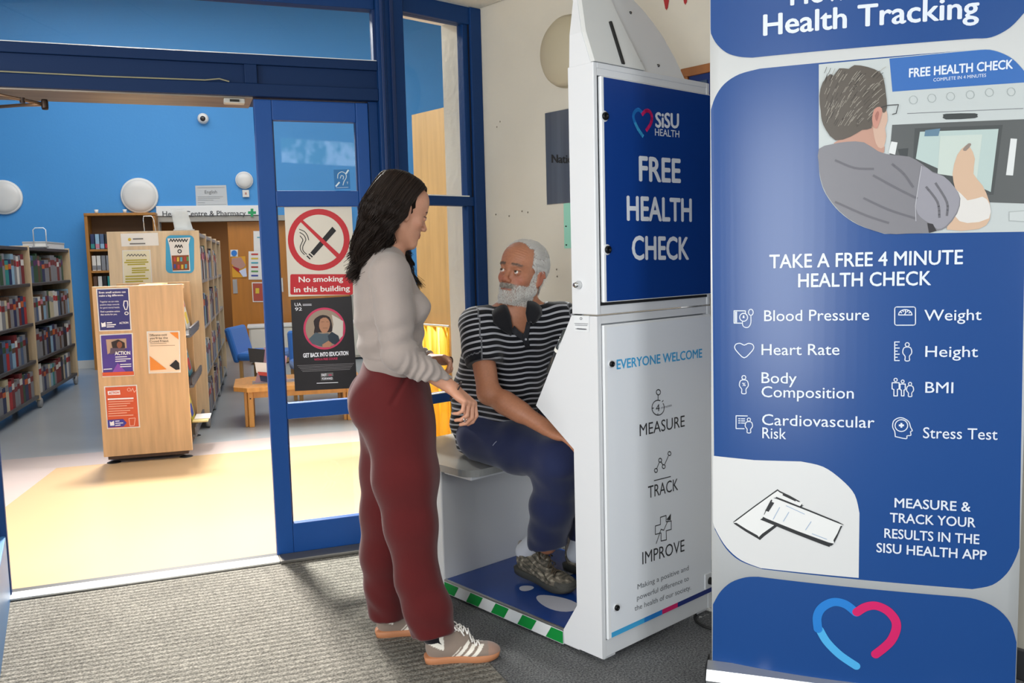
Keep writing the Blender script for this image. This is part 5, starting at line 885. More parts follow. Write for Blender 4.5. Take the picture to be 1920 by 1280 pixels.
def sm(x, a, b): t = np.clip((x-a)/(b-a), 0, 1); return t*t*(3-2*t)
class Frame:
    def __init__(s, O, f, u, sc=1.): s.O = vec(O); s.f = nrm(f); s.r = nrm(np.cross(s.f, nrm(u))); s.u = np.cross(s.r, s.f); s.s = sc; s.R = np.stack([s.r, s.f, s.u], 1)
    def __call__(s, x, y, z): return s.O+s.s*(x*s.r+y*s.f+z*s.u)
    def inv(s, P): return ((np.asarray(P)-s.O)@s.R)/s.s
def add_head(S, H, male=True, neck=None):
    """x = person's right, y = forward, z = up; eye level at z = 0"""
    e = lambda c, r, k=.02, sub=False: S.ell(H(*c), vec(r)*H.s, H.R, k*H.s, sub)
    c = lambda a, b, ra, rb=None, k=.015, **q: S.cone(H(*a), H(*b), ra*H.s, (ra if rb is None else rb)*H.s, k*H.s, **q)
    e((0, -.015, .036), (.076, .097, .086), .02); e((0, .03, .045), (.064, .056, .058), .03)          # cranium, forehead
    e((0, .028, -.035), (.060, .058, .075), .03)                                                        # mid face
    jw = .046 if male else .044
    for s in (-1, 1):
        c((s*jw, -.005, -.058), (s*.020, .064, -.101), .020 if male else .016, .018, .03)               # jaw line
        c((s*.055, -.01, -.03), (s*jw, -.005, -.058), .018, .019, .02)
        e((s*.043, .052, -.026), (.020, .018, .017), .02)                                               # cheekbone
        c((s*.008, .083, .021), (s*.040, .070, .024), .011 if male else .008, .010 if male else .007, .015)  # brow
    e((0, .072, -.100), (.022, .018, .017), .02)                                                        # chin
    e((0, .066, -.062), (.032, .024, .027), .02)                                                        # mouth mass
    for s in (-1, 1): e((s*.032, .096, .001), (.017, .018, .0115), .014, True)                          # eye sockets
    c((0, .083, .008), (0, .103, -.028), .0065, .0095, .012); e((0, .104, -.032), (.0105, .0105, .0095), .008)   # nose
    for s in (-1, 1): e((s*.0125, .095, -.036), (.0075, .010, .0075), .006)
    for s in (-1, 1): e((s*.006, .101, -.0435), (.0035, .005, .003), .003, True)
    for s in (-1, 1):
        lp = 0 if male else .0035; c((0, .0895+lp, -.0575), (s*.021, .078, -.0605), .0055, .003, .004); c((0, .0885+lp, -.068), (s*.018, .078, -.066), .0065, .003, .004)   # lips
        e((s*.032, .0755, .000), (.0142, .0135, .0125), .004)                                            # lids
        e((s*.032, .0905, -.0005), (.0115, .009, .0042), .0025, True)                                    # lid opening
        e((s*.077, -.012, -.008), (.008, .018, .031), .008); e((s*.086, -.010, -.004), (.006, .011, .019), .004, True); c((s*.081, -.022, .016), (s*.084, -.030, -.004), .0045, .0045, .004); c((s*.076, -.004, -.036), (s*.076, .0, -.030), .007, .006, .006)
    if neck is not None: S.cone(H(0, -.022, -.055), neck, .054*H.s if male else .047*H.s, .060*H.s if male else .054*H.s, .03)
def eyes(H, parent, gaze, iris):
    for s in (-1, 1):
        c = H(s*.032, .0755, 0); r = .0128*H.s; g = nrm(gaze); x = nrm(np.cross(g, (0, 0, 1))); y = np.cross(x, g); vs = []; fs = []; cols = []; n = 20; m = 14
        for i in range(m+1):
            th = math.pi*i/m
            for k in range(n):
                a = 2*math.pi*k/n; vs.append(c+r*(math.cos(th)*g+math.sin(th)*(math.cos(a)*x+math.sin(a)*y))); cols.append((.01, .01, .01) if th < .2 else lin(iris) if th < .5 else lin('e2d8d0'))
        for i in range(m):
            for k in range(n): fs.append((i*n+k, i*n+(k+1) % n, (i+1)*n+(k+1) % n, (i+1)*n+k))
        put('eye', np.array(vs), np.array(fs), mat('eye_surface', 'ffffff', .12, vcol=True), parent, np.array(cols))
def skin_mat(name, c, rough=.5):
    if name in MATS: return MATS[name]
    m = mat(name, c, rough, vcol=True, bump=(260, .0006)); b = m.node_tree.nodes['Principled BSDF']; b.inputs['Subsurface Weight'].default_value = .12; b.inputs['Subsurface Radius'].default_value = (1, .35, .2); b.inputs['Subsurface Scale'].default_value = .006; return m
def add_hand(S, Wp, d, n, curl, sc=1., thumb=(.55, .5), side=1, spread=.06, tcurl=.4):
    """Wp wrist, d towards the knuckles, n palm normal (the way the palm faces); side=+1 thumb on cross(d,n)"""
    d = nrm(d); n = nrm(vec(n)-np.dot(n, d)*d); t = np.cross(d, n)*side; tips = []
    offs = [.030, .010, -.010, -.029]; L = [(.044, .026, .021), (.049, .030, .022), (.045, .028, .021), (.034, .021, .018)]; pl = [.088, .090, .085, .077]; base = vec(Wp)
    for i in range(4): S.cone(base+t*offs[i]*.55*sc, base+(d*pl[i]+t*offs[i]-n*.002)*sc, .014*sc, .0105*sc, .014*sc)
    S.ell(base+(d*.045+n*.006)*sc, vec((.036, .040, .014))*sc, np.stack([t, d, n], 1), .015*sc)
    for i in range(4):
        p = base+(d*pl[i]+t*offs[i]-n*.002)*sc; a = 0; dirn = nrm(d+t*spread*(1.5-i)*1.); r = (.0092, .0095, .009, .0078)[i]*sc
        for j in range(3):
            a += curl[i][j]; v = nrm(dirn*math.cos(a)+n*math.sin(a)); q = p+v*L[i][j]*sc; S.cone(p, q, r, r*.9, .0035*sc); p = q; r *= .9
        tips.append((p.copy(), v.copy()))
    p = base+(d*.018+t*.026+n*.006)*sc; v = nrm(d*math.cos(thumb[0])+t*math.sin(thumb[0])+n*thumb[1]); r = .0125*sc
    for j, l in enumerate((.040, .032, .025)):
        q = p+v*l*sc; S.cone(p, q, r, r*.88, .006*sc); p = q; r *= .88; v = nrm(v*math.cos(tcurl*.5)+nrm(n*.6-t*.6+d*.4)*math.sin(tcurl*.5))
    tips.append((p.copy(), v.copy())); return tips
def wr_noise(P, f, seed=0):
    q = P*f+seed; return np.sin(q[:, 0]+1.7*np.sin(q[:, 1]*.8+.6)+.9*np.sin(q[:, 2]*1.3))*np.sin(q[:, 2]*1.1+1.3*np.sin(q[:, 0]*.7+2)+.5*q[:, 1])
def cloth_mat(name, c, rough=.85, sheen=.3, b=(700, .0004), stripes=None):
    m = mat(name, c, rough, spec=.2, sheen=sheen, bump=b, noise=(8, .04)); 
    if stripes:
        nt = m.node_tree; bs = nt.nodes['Principled BSDF']; a = nt.nodes.new('ShaderNodeAttribute'); a.attribute_name = 'sv'
        dv = nt.nodes.new('ShaderNodeMath'); dv.operation = 'MULTIPLY'; dv.inputs[1].default_value = 1/stripes; fr = nt.nodes.new('ShaderNodeMath'); fr.operation = 'FRACT'; nt.links.new(a.outputs['Fac'], dv.inputs[0]); nt.links.new(dv.outputs[0], fr.inputs[0])
        cr = nt.nodes.new('ShaderNodeValToRGB'); cr.color_ramp.interpolation = 'LINEAR'; e = cr.color_ramp.elements; K = lin('0e0f15')+(1,); Wt = lin('a9aab0')+(1,)
        e[0].position = 0; e[0].color = K; e[1].position = .60; e[1].color = K
        for ps, cc in ((.64, Wt), (.75, Wt), (.79, lin('808188')+(1,)), (.83, Wt), (.92, Wt), (.96, K)): z = e.new(ps); z.color = cc
        nt.links.new(fr.outputs[0], cr.inputs[0]); nt.links.new(cr.outputs[0], bs.inputs['Base Color'])
    return m
def shoe(parent, O, f, u, L, upper, sole, stripe, lace, hiking=False, side=1):
    """O = heel ground contact, f forward, u up"""
    H = Frame(O, f, u, L); S = Sdf()
    e = lambda c, r, k=.03, sub=False: S.ell(H(*c), vec(r)*L, H.R, k*L, sub)
    e((0, .17, .20), (.125, .16, .17), .05); e((0, .38, .17), (.125, .22, .15), .08); e((0, .68, .125), (.165, .24, .095), .08); e((0, .84, .11), (.145, .155, .085), .06); e((0, .42, .28), (.088, .18, .16), .06)
    e((0, .15, .31), (.105, .13, .12), .05); e((0, .17, .46), (.085, .115, .13), .02, True)
    if hiking: e((0, .88, .10), (.15, .12, .10), .02); e((0, .05, .36), (.05, .035, .10), .03)
    S.half(H(0, .5, .03), -H.u, .9*L); V, Q = S.mesh('u', .0032 if not hiking else .003); V = relax(V, Q, 2); q = H.inv(V); N = vnormals(V, Q)
    col = np.tile(lin(upper), (len(V), 1)); sx = np.abs(q[:, 0])
    if not hiking:
        toe = (q[:, 1] > .80) | (q[:, 2] > .2) & (q[:, 1] > .35); col[q[:, 1] > .83] = lin('9b7b6b')
        for k in range(3):
            t = q[:, 1]-(.40+.105*k)-(q[:, 2]-.08)*1.0; col[(np.abs(t) < .031) & (q[:, 2] < .30) & (sx > .045)] = lin('ece6da')
        t = q[:, 1]-.335-(q[:, 2]-.08)*1.0; col[(np.abs(t) < .008) & (q[:, 2] < .23) & (q[:, 2] > .10) & (sx > .05)] = lin('dcd3c6')
        col[(q[:, 1] < .25) & (q[:, 2] > .30-.42*q[:, 1])] = lin('ece6da')
        m = mat('suede', 'ffffff', .9, vcol=True, bump=(300, .0006), sheen=.3)
    else:
        nn = wr_noise(V, 140, 3.); col[nn > .35] = lin('4d4a40'); col[nn < -.62] = lin('a29a88')
        band = np.abs(((q[:, 2]+.35*q[:, 1])*14) % 1-.5) < .09; col[band & (q[:, 1] > .2) & (q[:, 1] < .75)] = lin('38352c'); col[(q[:, 1] > .80) & (q[:, 2] < .17)] = lin('4a4943'); col[(q[:, 1] < .12) & (q[:, 2] > .3)] = lin('8d857f')
        V = V+N*(.0018*np.where(band, -1, .4))[:, None]; m = mat('hiking_mesh', 'ffffff', .8, vcol=True, bump=(200, .001))
    up = put('shoe', V, Q, m, parent, col)
    up['label'] = ('taupe suede trainer with white stripes and gum sole' if not hiking else 'grey-brown rugged hiking shoe')
    # sole
    pts = smoothline([(0, -.02), (.10, 0), (.135, .12), (.125, .32), (.135, .5), (.17, .68), (.155, .86), (.10, .97), (0, 1.0), (-.10, .97), (-.155, .86), (-.17, .68), (-.135, .5), (-.125, .32), (-.135, .12), (-.10, 0)], 3, True)
    mb = MB(); n = len(pts); rings = []
    for zz_, g in ((.0, .93), (.012, 1.0), (.09, 1.03), (.10, .97)):
        rings.append([H(x*g*.97, (y-.5)*g*.955+.5, zz_+.035*sm(np.array(y), .8, 1.05)*(1 if zz_ < .05 else .55)) for x, y in pts])
    vs = [p for r in rings for p in r]; fs = [(i*n+k, i*n+(k+1) % n, (i+1)*n+(k+1) % n, (i+1)*n+k) for i in range(3) for k in range(n)]+[tuple(range(n))[::-1], tuple(3*n+k for k in range(n))]
    so = mb.add(vs, fs).build('sole', mat('sole_'+sole, sole, .6, bump=(60, .001)), parent, True, world=True)
    if hiking:
        for k in range(9):
            for s in (-1, 1): y = .08+.1*k; xo = np.interp(y, [0, .12, .5, .68, .86, 1], [.1, .135, .135, .17, .155, .08]); Q_ = H(s*xo*.98, y, .03); MB().tube([Q_-H.f*.012, Q_+H.f*.012], .010, 6).build('lug', mat('dark_lug', '2b2a27', .7), so, world=False) if False else None
    # laces
    lm = mat('lace_'+lace, lace, .8); mb = MB()
    def topz(y): i = (np.abs(q[:, 1]-y) < .02) & (sx < .03); return q[i, 2].max() if i.any() else .3
    for k in range(6):
        y = .40+.055*k; z = topz(y)+.012; zz2 = topz(y+.05)+.012; w = .075
        mb.tube([H(-w, y, z-.03), H(-.03, y+.01, z+.004), H(.03, y+.035, zz2+.004), H(w, y+.05, zz2-.03)], .0026, 6); mb.tube([H(w, y, z-.03), H(.03, y+.01, z+.006), H(-.03, y+.035, zz2+.006), H(-w, y+.05, zz2-.03)], .0026, 6)
    z = topz(.40)+.02
    for s in (-1, 1): mb.tube([H(0, .40, z), H(s*.07, .37, z+.05), H(s*.12, .42, z+.0), H(s*.07, .44, z-.02), H(0, .41, z)], .0026, 6); mb.tube([H(0, .40, z), H(s*.09, .47, z-.01), H(s*.13, .52, z-.08)], .0026, 6)
    o = mb.build('laces', lm, parent, True, world=True); o['kind'] = 'stuff'; return H
# ------------------------------------------------------------------ WOMAN
wf = nrm((math.cos(math.radians(12)), math.sin(math.radians(12)), 0)); ws = nrm((math.sin(math.radians(12)), -math.cos(math.radians(12)), 0))   # forward, her right
WO = atY(735, 1200, 3.0); WP = thing('person', 'standing woman with long dark wavy hair, beige jumper and wide maroon trousers', 'person', (WO[0], WO[1], 0))
HW = Frame(atY(753, 396, 3.01), (.84, .50, -.36), (.30, .15, 1.0), .935)
a_ = atY; S = Sdf(); wneck = a_(719, 487, 3.04); add_head(S, HW, False, wneck)
S.cone(wneck, a_(719, 560, 3.04), .055, .075, .05, ws, 1.5); S.cone(a_(722, 560, 3.03), a_(735, 690, 3.03), .07, .075, .03, ws, 1.4); S.cone(a_(735, 690, 3.03), a_(738, 770, 3.03), .075, .085, .03, ws, 1.35)
sR = a_(733, 512, 2.89); eR = a_(748, 662, 2.84); wR = a_(849, 728, 2.86); sL = a_(722, 512, 3.21); eL = a_(744, 655, 3.27); wL = a_(808, 673, 3.19)
S.chain([sR, eR, wR], [.042, .034, .023]); S.chain([sL, eL, wL], [.042, .034, .023]); S.cone(wneck, sR, .05, .045, .04); S.cone(wneck, sL, .05, .045, .04)
tipsR = add_hand(S, wR, (.62, -.38, -.50), (-.55, .1, -.80), [(.75, .75, .5), (.95, .8, .5), (1.05, .85, .5), (1.1, .9, .5)], .93, (.45, .55), 1, .03, .9)
tipsL = add_hand(S, wL, (.72, -.50, .02), (-.15, -.35, -.92), [(.55, 1.1, .8), (.95, 1.25, .8), (1.2, 1.25, .8), (1.3, 1.2, .8)], .93, (.35, .85), -1, .03, .5)
kR = a_(770, 960, 2.93); aR = a_(808, 1190, 2.89); kL = a_(718, 985, 3.09); aL = a_(728, 1160, 3.12); hR = a_(750, 790, 2.95); hL = a_(735, 790, 3.1)
S.chain([hR, kR, aR], [.085, .055, .026]); S.chain([hL, kL, aL], [.085, .055, .026])
V, Q = S.mesh('b', .0065, [(HW.O, (.14, .14, .15), .0027), (wR, (.14, .09, .13), .003), (wL, (.13, .1, .1), .003)]); V = relax(V, Q, 1, .5)
q = HW.inv(V); base = vec(lin('c08b70')); col = np.tile(base, (len(V), 1))
def blot(col, w, c): w = np.clip(w, 0, 1)[:, None]; return col*(1-w)+vec(lin(c))*w
def gz(x, z, x0, z0, sx, sz): return np.exp(-((x-x0)/sx)**2-((z-z0)/sz)**2)
ax_ = np.abs(q[:, 0]); fr_ = (q[:, 1] > .03) & (np.abs(q[:, 2]) < .13)
col = blot(col, fr_*gz(ax_, q[:, 2], .042, -.03, .022, .02)*.45, 'c2806a')
col = blot(col, fr_*(q[:, 1] > .07)*gz(ax_, q[:, 2], 0, -.062, .024, .009)*1.3, '94403f')
col = blot(col, fr_*np.exp(-((q[:, 2]-(.024-.12*(ax_-.028)**2/.02))/.0035)**4)*((ax_ > .012) & (ax_ < .052))*.9, '3a2418')
col = blot(col, fr_*np.exp(-((q[:, 2]-.004)/.0028)**4)*((ax_ > .018) & (ax_ < .047) & (q[:, 1] > .06))*.9, '2a1812')
for tips, idx in ((tipsL, (0, 1, 4)), (tipsR, ())):
    for i in idx: p, v = tips[i]; col = blot(col, (np.linalg.norm(V-(p+v*.004), axis=1) < .0105)*1., '1d93a8')
put('body', V, Q, skin_mat('skin_fair', 'c08b70'), WP, col); eyes(HW, WP, nrm(vec((.6, .75, -.25))), '3d2a1c')
# jumper
S = Sdf(); S.chain([a_(717, 484, 3.04), a_(720, 520, 3.04), a_(726, 575, 3.03), a_(732, 640, 3.03), a_(738, 688, 3.03)], [.060, .088, .104, .101, .104], .05, ws, 1.45)
for s in (-1, 1): S.ell(a_(776, 577, 3.02)+ws*s*.068, (.052, .055, .056), None, .045)
S.cone(a_(717, 478, 3.04), sR+vec((0, 0, .0)), .052, .054, .05); S.cone(a_(717, 478, 3.04), sL, .052, .054, .05)
S.chain([sR, a_(740, 590, 2.86), eR, a_(800, 697, 2.85), wR-nrm(wR-eR)*.012], [.062, .058, .052, .043, .029], .025); S.chain([sL, eL, wL-nrm(wL-eL)*.02], [.060, .050, .031], .025)
S.cone(a_(738, 676, 3.03), a_(739, 691, 3.03), .100, .100, .012, ws, 1.45); S.half(a_(739, 700, 3.03), (0, 0, -1), .3); S.half(wR-nrm(wR-eR)*.006, wR-eR, .06); S.half(wL-nrm(wL-eL)*.008, wL-eL, .05)
V, Q = S.mesh('j', .0065, [(a_(780, 690, 2.88), (.17, .08, .16), .004)]); V = relax(V, Q, 2); N = vnormals(V, Q)
def along(V, a, b): ab = b-a; t = np.clip(((V-a)@ab)/(ab@ab), 0, 1); return t, np.linalg.norm(V-(a+t[:, None]*ab), axis=1)
t1, d1 = along(V, sR, eR); t2, d2 = along(V, eR, wR); t3, d3 = along(V, eL, wL); disp = np.zeros(len(V))
arm = (d2 < .075) & (d2 < d1+.02); disp += arm*sm(t2, .0, .25)*.0024*np.sin(t2*40+3.5*np.sin(V[:, 2]*35+V[:, 1]*45)+3*np.sin(V[:, 0]*22))*(1+.6*np.sin(V[:, 1]*60+V[:, 2]*40))
disp += ((d1 < .075) & (t1 > .5))*.0035*np.sin(t1*30+V[:, 1]*40+V[:, 0]*25)*sm(t1, .5, .9); disp += (d3 < .07)*.003*np.sin(t3*40+V[:, 1]*30)
tor = 1-np.clip((d1 < .07)+arm+(d3 < .07), 0, 1); zt = (V[:, 2]-1.01)
disp += tor*(.0055*np.sin(zt*75+2*np.sin(V[:, 0]*14+V[:, 1]*9)+1.2*np.sin(V[:, 0]*33))*sm(zt, .30, .08)+.0045*wr_noise(V, 16, 1.))
disp += tor*(zt < .035)*(-.004)
V = V+N*disp[:, None]; V = relax(V, Q, 1, .4)
JM = cloth_mat('beige_knit', '988d87', .92, .25, (420, .0006)); put('jumper', V, Q, JM, WP)
# trousers
S = Sdf(); S.chain([a_(738, 686, 3.03), a_(738, 715, 3.03), a_(736, 755, 3.03), a_(745, 800, 3.03)], [.098, .106, .124, .118], .05, ws, 1.32)
for s in (-1, 1): S.ell(a_(692, 752, 3.03)+ws*s*.07, (.070, .070, .085), None, .05)
rl = [a_(752, 800, 2.97), a_(760, 894, 2.95), a_(771, 984, 2.93), a_(782, 1085, 2.91), a_(801, 1140, 2.895), a_(811, 1181, 2.885)]; S.chain(rl, [.112, .112, .090, .074, .078, .076], .035)
ll = [a_(733, 800, 3.11), a_(734, 880, 3.11), a_(728, 960, 3.11), a_(721, 1040, 3.11), a_(726, 1100, 3.12), a_(731, 1150, 3.12)]; S.chain(ll, [.112, .105, .093, .083, .077, .074], .035)
S.half(a_(812, 1187, 2.885), nrm(rl[-1]-rl[-2])+vec((.0, 0, -.6)), .17); S.half(a_(731, 1154, 3.12), (0.0, 0, -1), .14)
V, Q = S.mesh('t', .0065); V = relax(V, Q, 2); N = vnormals(V, Q); pp = pxp(V); z = V[:, 2]
disp = .002*wr_noise(V*vec((1, 1, .35)), 20, 5.)+sm(z, .30, .08)*.0025*np.sin(z*60+V[:, 0]*38+2*np.sin(V[:, 1]*30))+.0025*np.sin(V[:, 0]*30+V[:, 1]*38+z*3)*sm(z, .95, .6)
disp += -.007*np.exp(-(((pp[:, 0]-752)-(pp[:, 1]-700)*-.55-14)/5)**2)*(pp[:, 1] < 760)*(pp[:, 1] > 695)*(V[:, 1] < 3.0)
V = V+N*disp[:, None]; put('trousers', V, Q, cloth_mat('maroon_cloth', '521214', .85, .25, (500, .0004)), WP)
# shoes, socks
S1 = shoe(WP, gnd(797, 1241), (.995, .10, 0), (0, 0, 1), .262, '8a7a6e', 'b97b54', 'ece6da', 'eeeae4'); S2 = shoe(WP, gnd(705, 1192)+vec((0, .0, 0)), (.99, .12, 0), (0, 0, 1), .262, '8a7a6e', 'b97b54', 'ece6da', 'eeeae4')
for Hs, an in ((S1, aR), (S2, aL)): S = Sdf(); S.cone(Hs(0, .20, .25), an, .031, .033, .02); V, Q = S.mesh('s', .006); put('sock', V, Q, cloth_mat('black_sock', '17151c'), WP)
# hair tie bracelet, ring
dR = nrm(wR-eR); xx = nrm(np.cross(dR, (0, 0, 1))); yy = np.cross(xx, dR)
MB().tube([wR+dR*.012+.0335*(math.cos(t)*xx+math.sin(t)*yy) for t in np.linspace(0, 2*math.pi, 24, endpoint=False)], .0024, 8, True).build('bracelet', mat('dark_elastic', '2a1a18', .6), WP, True, world=True)
dL = nrm(vec((.72, -.50, .02))); kp = wL+dL*.088*.93; MB().tube([kp+dL*.008+vec((0, 0, -.004))+.0135*(math.cos(t)*nrm(np.cross(dL, (0, 0, 1)))*1.1+math.sin(t)*vec((0, 0, 1))) for t in np.linspace(0, 2*math.pi, 20, endpoint=False)], .002, 8, True).build('finger_band', MATS['dark_elastic'], WP, True, world=True)
p0, v0 = tipsR[2]; MB().tube([p0-v0*.035+.0092*(math.cos(t)*nrm(np.cross(v0, (0, 1, .2)))+math.sin(t)*nrm(np.cross(v0, nrm(np.cross(v0, (0, 1, .2)))))) for t in np.linspace(0, 2*math.pi, 16, endpoint=False)], .0012, 6, True).build('ring', CHROME, WP, True, world=True)
# hair: base mass and locks
HM = mat('dark_brown_hair', '150d0a', .7, spec=.1, noise=(30, .35, (1, 1, .2)))
S = Sdf(); e = lambda c, r, k=.03, sub=False: S.ell(HW(*c), vec(r)*HW.s, HW.R, k, sub)
e((0, -.022, .042), (.081, .100, .089), .02); e((0, -.050, -.02), (.072, .068, .085), .04)
for s in (-1, 1): S.cone(HW(s*.048, -.045, -.02), HW(s*.045, -.07, -.13), .020, .016, .05)
S.cone(HW(0, -.075, -.02), a_(690, 470, 3.03), .050, .038, .04, ws, 1.2); S.cone(a_(692, 462, 3.03), a_(674, 500, 3.03), .032, .012, .03, ws, 1.5)
S.cone(HW(-.05, -.02, -.08), a_(774, 495, 3.13), .020, .008, .03)
S.ell(HW(0, .10, -.035), vec((.072, .098, .115))*HW.s, HW.R, .008, True); S.ell(HW(0, .135, .045), vec((.062, .09, .05))*HW.s, HW.R, .01, True)
V, Q = S.mesh('h', .004); V = relax(V, Q, 2); N = vnormals(V, Q); V = V+N*(.0010*np.sin(wr_noise(V, 30, 2.)*6+V[:, 0]*160+V[:, 1]*120))[:, None]; hb_ = put('hair', V, Q, HM, WP)
P = []; r0 = []
CLP = RNG.uniform(0, 6.3, 60); CLE = RNG.uniform(-1, 1, (60, 3)); CLT = RNG.random(60)
for i in range(3400):
    sd = 1 if RNG.random() < .74 else -1; u = RNG.random()**.8; y0 = .072-.165*u; rr = np.sqrt(max(0, 1-((y0+.022)/.107)**2)); root = vec((sd*.006, y0, .042+.094*rr))
    ph_ = math.radians(80+100*u+RNG.normal(0, 4)); mid = vec((sd*.098*math.sin(ph_), -.022+.108*math.cos(ph_)*(1 if ph_ > 1.57 else .55), .035)); ear = vec((sd*.099*math.sin(max(ph_, 1.35)), -.035+.095*math.cos(max(ph_, 1.5))-.012*u, -.035))
    g = [HW(*root), HW(*(root*.45+mid*.55+vec((sd*.018, .004, .038)))), HW(*mid), HW(*ear)]
    ci_ = int(u*29.9)+(30 if sd > 0 else 0); rj = CLE[ci_]+RNG.normal(0, .16, 3)
    if sd < 0 and u < .55: end = a_(773+rj[0]*13, 508+rj[1]*30, 3.11+rj[2]*.04)
    elif CLT[ci_] < .22 and u < .6: end = a_(712+rj[0]*24, 478+rj[1]*14, 2.97+rj[2]*.02)
    else: end = a_(677+rj[0]*26+u*6, 498+rj[1]*32, 3.02+(-.06 if sd > 0 else .08)*abs(rj[2]))
    g += [g[3]*.5+end*.5+vec((.0, -sd*.014, -.012+.02*RNG.random())), end]; g = np.array(g)
    T = np.linspace(0, 5, 20); out = []
    for t in T:
        k = min(int(t), 4); f = t-k; p_0, p_1, p_2, p_3 = g[max(k-1, 0)], g[k], g[k+1], g[min(k+2, 5)]; out.append(.5*((2*p_1)+(-p_0+p_2)*f+(2*p_0-5*p_1+4*p_2-p_3)*f*f+(-p_0+3*p_1-3*p_2+p_3)*f**3))
    out = np.array(out); ph2 = CLP[ci_]+RNG.normal(0, .25); am = .0125*sm(T, 1.8, 4.2); out += am[:, None]*np.stack([np.sin(T*5.6+ph2), np.cos(T*5.6+ph2), .3*np.sin(T*5+ph2)], 1); out += RNG.normal(0, .0028, 3)*sm(T, 0, 2)[:, None]
    P.append(out); r0.append(RNG.uniform(.0008, .0022))
V, Q = strands(P, r0, np.array(r0)*.35); o = put('hair_locks', V, Q, mat('dark_brown_locks', '20150f', .5, spec=.3), hb_); o['kind'] = 'stuff'
# ------------------------------------------------------------------ MAN
def KP(a, c, z): return K0+DA*a+DC*c+vec((0, 0, z))
MPo = KP(.27, .8, .555); MP_ = thing('person', 'seated elderly man with white hair and beard in a striped polo shirt looking up', 'person', MPo)
HMn = Frame(atY(979, 512, 3.42), (-.57, -.80, .13), (.20, .05, 1.0), 1.04)
S = Sdf(); mneck = KP(.215, .62, 1.155); add_head(S, HMn, True, mneck)
kr = KP(.155, .345, .612); ar = KP(.225, .49, .25); kl = KP(.41, .33, .61); al = KP(.43, .47, .24); hr = KP(.17, .79, .645); hl = KP(.37, .79, .645)
mR = KP(.065, .685, 1.115); mL = KP(.365, .505, 1.12); cf = nrm(-DA*.53-DC*.85); cs = np.cross(cf, vec((0, 0, 1)))   # chest forward, his right
er = KP(.018, .575, .868); wr_ = KP(.095, .345, .752); el = KP(.44, .44, .85); wl2 = KP(.40, .33, .745)
S.chain([KP(.27, .83, .66), KP(.255, .81, .80), KP(.23, .70, .97), KP(.222, .65, 1.06), mneck], [.105, .105, .108, .098, .05], .04, cs, 1.35); S.cone(mneck, mR, .055, .052, .05); S.cone(mneck, mL, .055, .052, .05)
S.chain([mR, er, wr_], [.050, .042, .029], .02); S.cone(er*.7+wr_*.3, er*.45+wr_*.55, .043, .038, .02); S.chain([mL, el, wl2], [.050, .040, .029], .02)
S.chain([hr, kr, ar], [.088, .062, .04]); S.chain([hl, kl, al], [.088, .062, .04])
add_hand(S, wr_, nrm(KP(.125, .24, .722)-wr_), (0, .15, -1), [(.18, .2, .12), (.15, .2, .12), (.15, .22, .15), (.2, .25, .15)], 1.06, (.5, .25), 1, .09, .3)
add_hand(S, wl2, nrm(KP(.40, .24, .70)-wl2), (0, 0, -1), [(.2, .25, .15)]*4, 1.04, (.5, .2), -1, .08, .3)
V, Q = S.mesh('b', .0065, [(HMn.O, (.15, .15, .16), .0026), (wr_, (.14, .14, .10), .0034)]); V = relax(V, Q, 1, .5); N = vnormals(V, Q)
q = HMn.inv(V); ax_ = np.abs(q[:, 0]); hd_ = (np.abs(q[:, 2]) < .16) & (np.abs(q[:, 1]) < .16) & (ax_ < .11); fr_ = (q[:, 1] > .03) & hd_
# wrinkles
w = np.zeros(len(V)); w += fr_*sm(q[:, 2], .035, .05)*sm(q[:, 2], .095, .08)*(ax_ < .05)*np.sin((q[:, 2]+.35*ax_**2*8)*720)*.0007; w += fr_*gz(ax_, q[:, 2], .058, -.002, .01, .014)*np.sin(q[:, 2]*1500)*.0006
w -= fr_*np.exp(-((ax_-(.020+(-q[:, 2]-.035)*.55))/.0035)**2)*(q[:, 2] < -.034)*(q[:, 2] > -.07)*.0018; w -= fr_*np.exp(-((q[:, 2]+.0165+.15*(ax_-.03)**2*20)/.003)**2)*(ax_ > .016)*(ax_ < .048)*.0013
V = V+N*w[:, None]*HMn.s
col = np.tile(vec(lin('b3785a')), (len(V), 1)); col = blot(col, (~hd_)*.5, 'ac7354')
col = blot(col, fr_*gz(ax_, q[:, 2], .042, -.03, .02, .018)*.45, 'b05a48'); col = blot(col, fr_*gz(ax_, q[:, 2], 0, -.032, .014, .013)*.6, '9c4e3c'); col = blot(col, hd_*(ax_ > .078)*.5, 'a55040')
col = blot(col, hd_*sm(q[:, 2], .07, .10)*(q[:, 1] > 0)*.35, 'b07a62')
col = blot(col, fr_*(q[:, 1] > .07)*gz(ax_, q[:, 2], 0, -.0625, .021, .0065)*1.2, '8c4a40'); col = blot(col, fr_*gz(ax_, q[:, 2], .031, -.014, .014, .006)*.35, '7a4636'); col = blot(col, fr_*(np.abs(q[:, 2]-.0045) < .0022)*((ax_ > .018) & (ax_ < .046) & (q[:, 1] > .06))*.6, '4a2c22')
nz = wr_noise(V, 300, 1.); col = col*(1+.05*nz[:, None])
beard = fr_*0+hd_*np.clip(sm(-q[:, 2], .040+.0*ax_, .055)*(q[:, 1] > -.005)*(q[:, 2] > -.122)*(1-1.0*((ax_ < .024) & (np.abs(q[:, 2]+.063) < .0075) & (q[:, 1] > .06))), 0, 1)
side = hd_*((ax_ > .058) & (q[:, 1] > -.01) & (q[:, 1] < .022+.25*(-q[:, 2])) & (q[:, 2] < .02) & (q[:, 2] > -.07) & (ax_ < .074)); must = fr_*(np.abs(q[:, 2]+.0505) < .0055)*(ax_ < .030)*(q[:, 1] > .06)
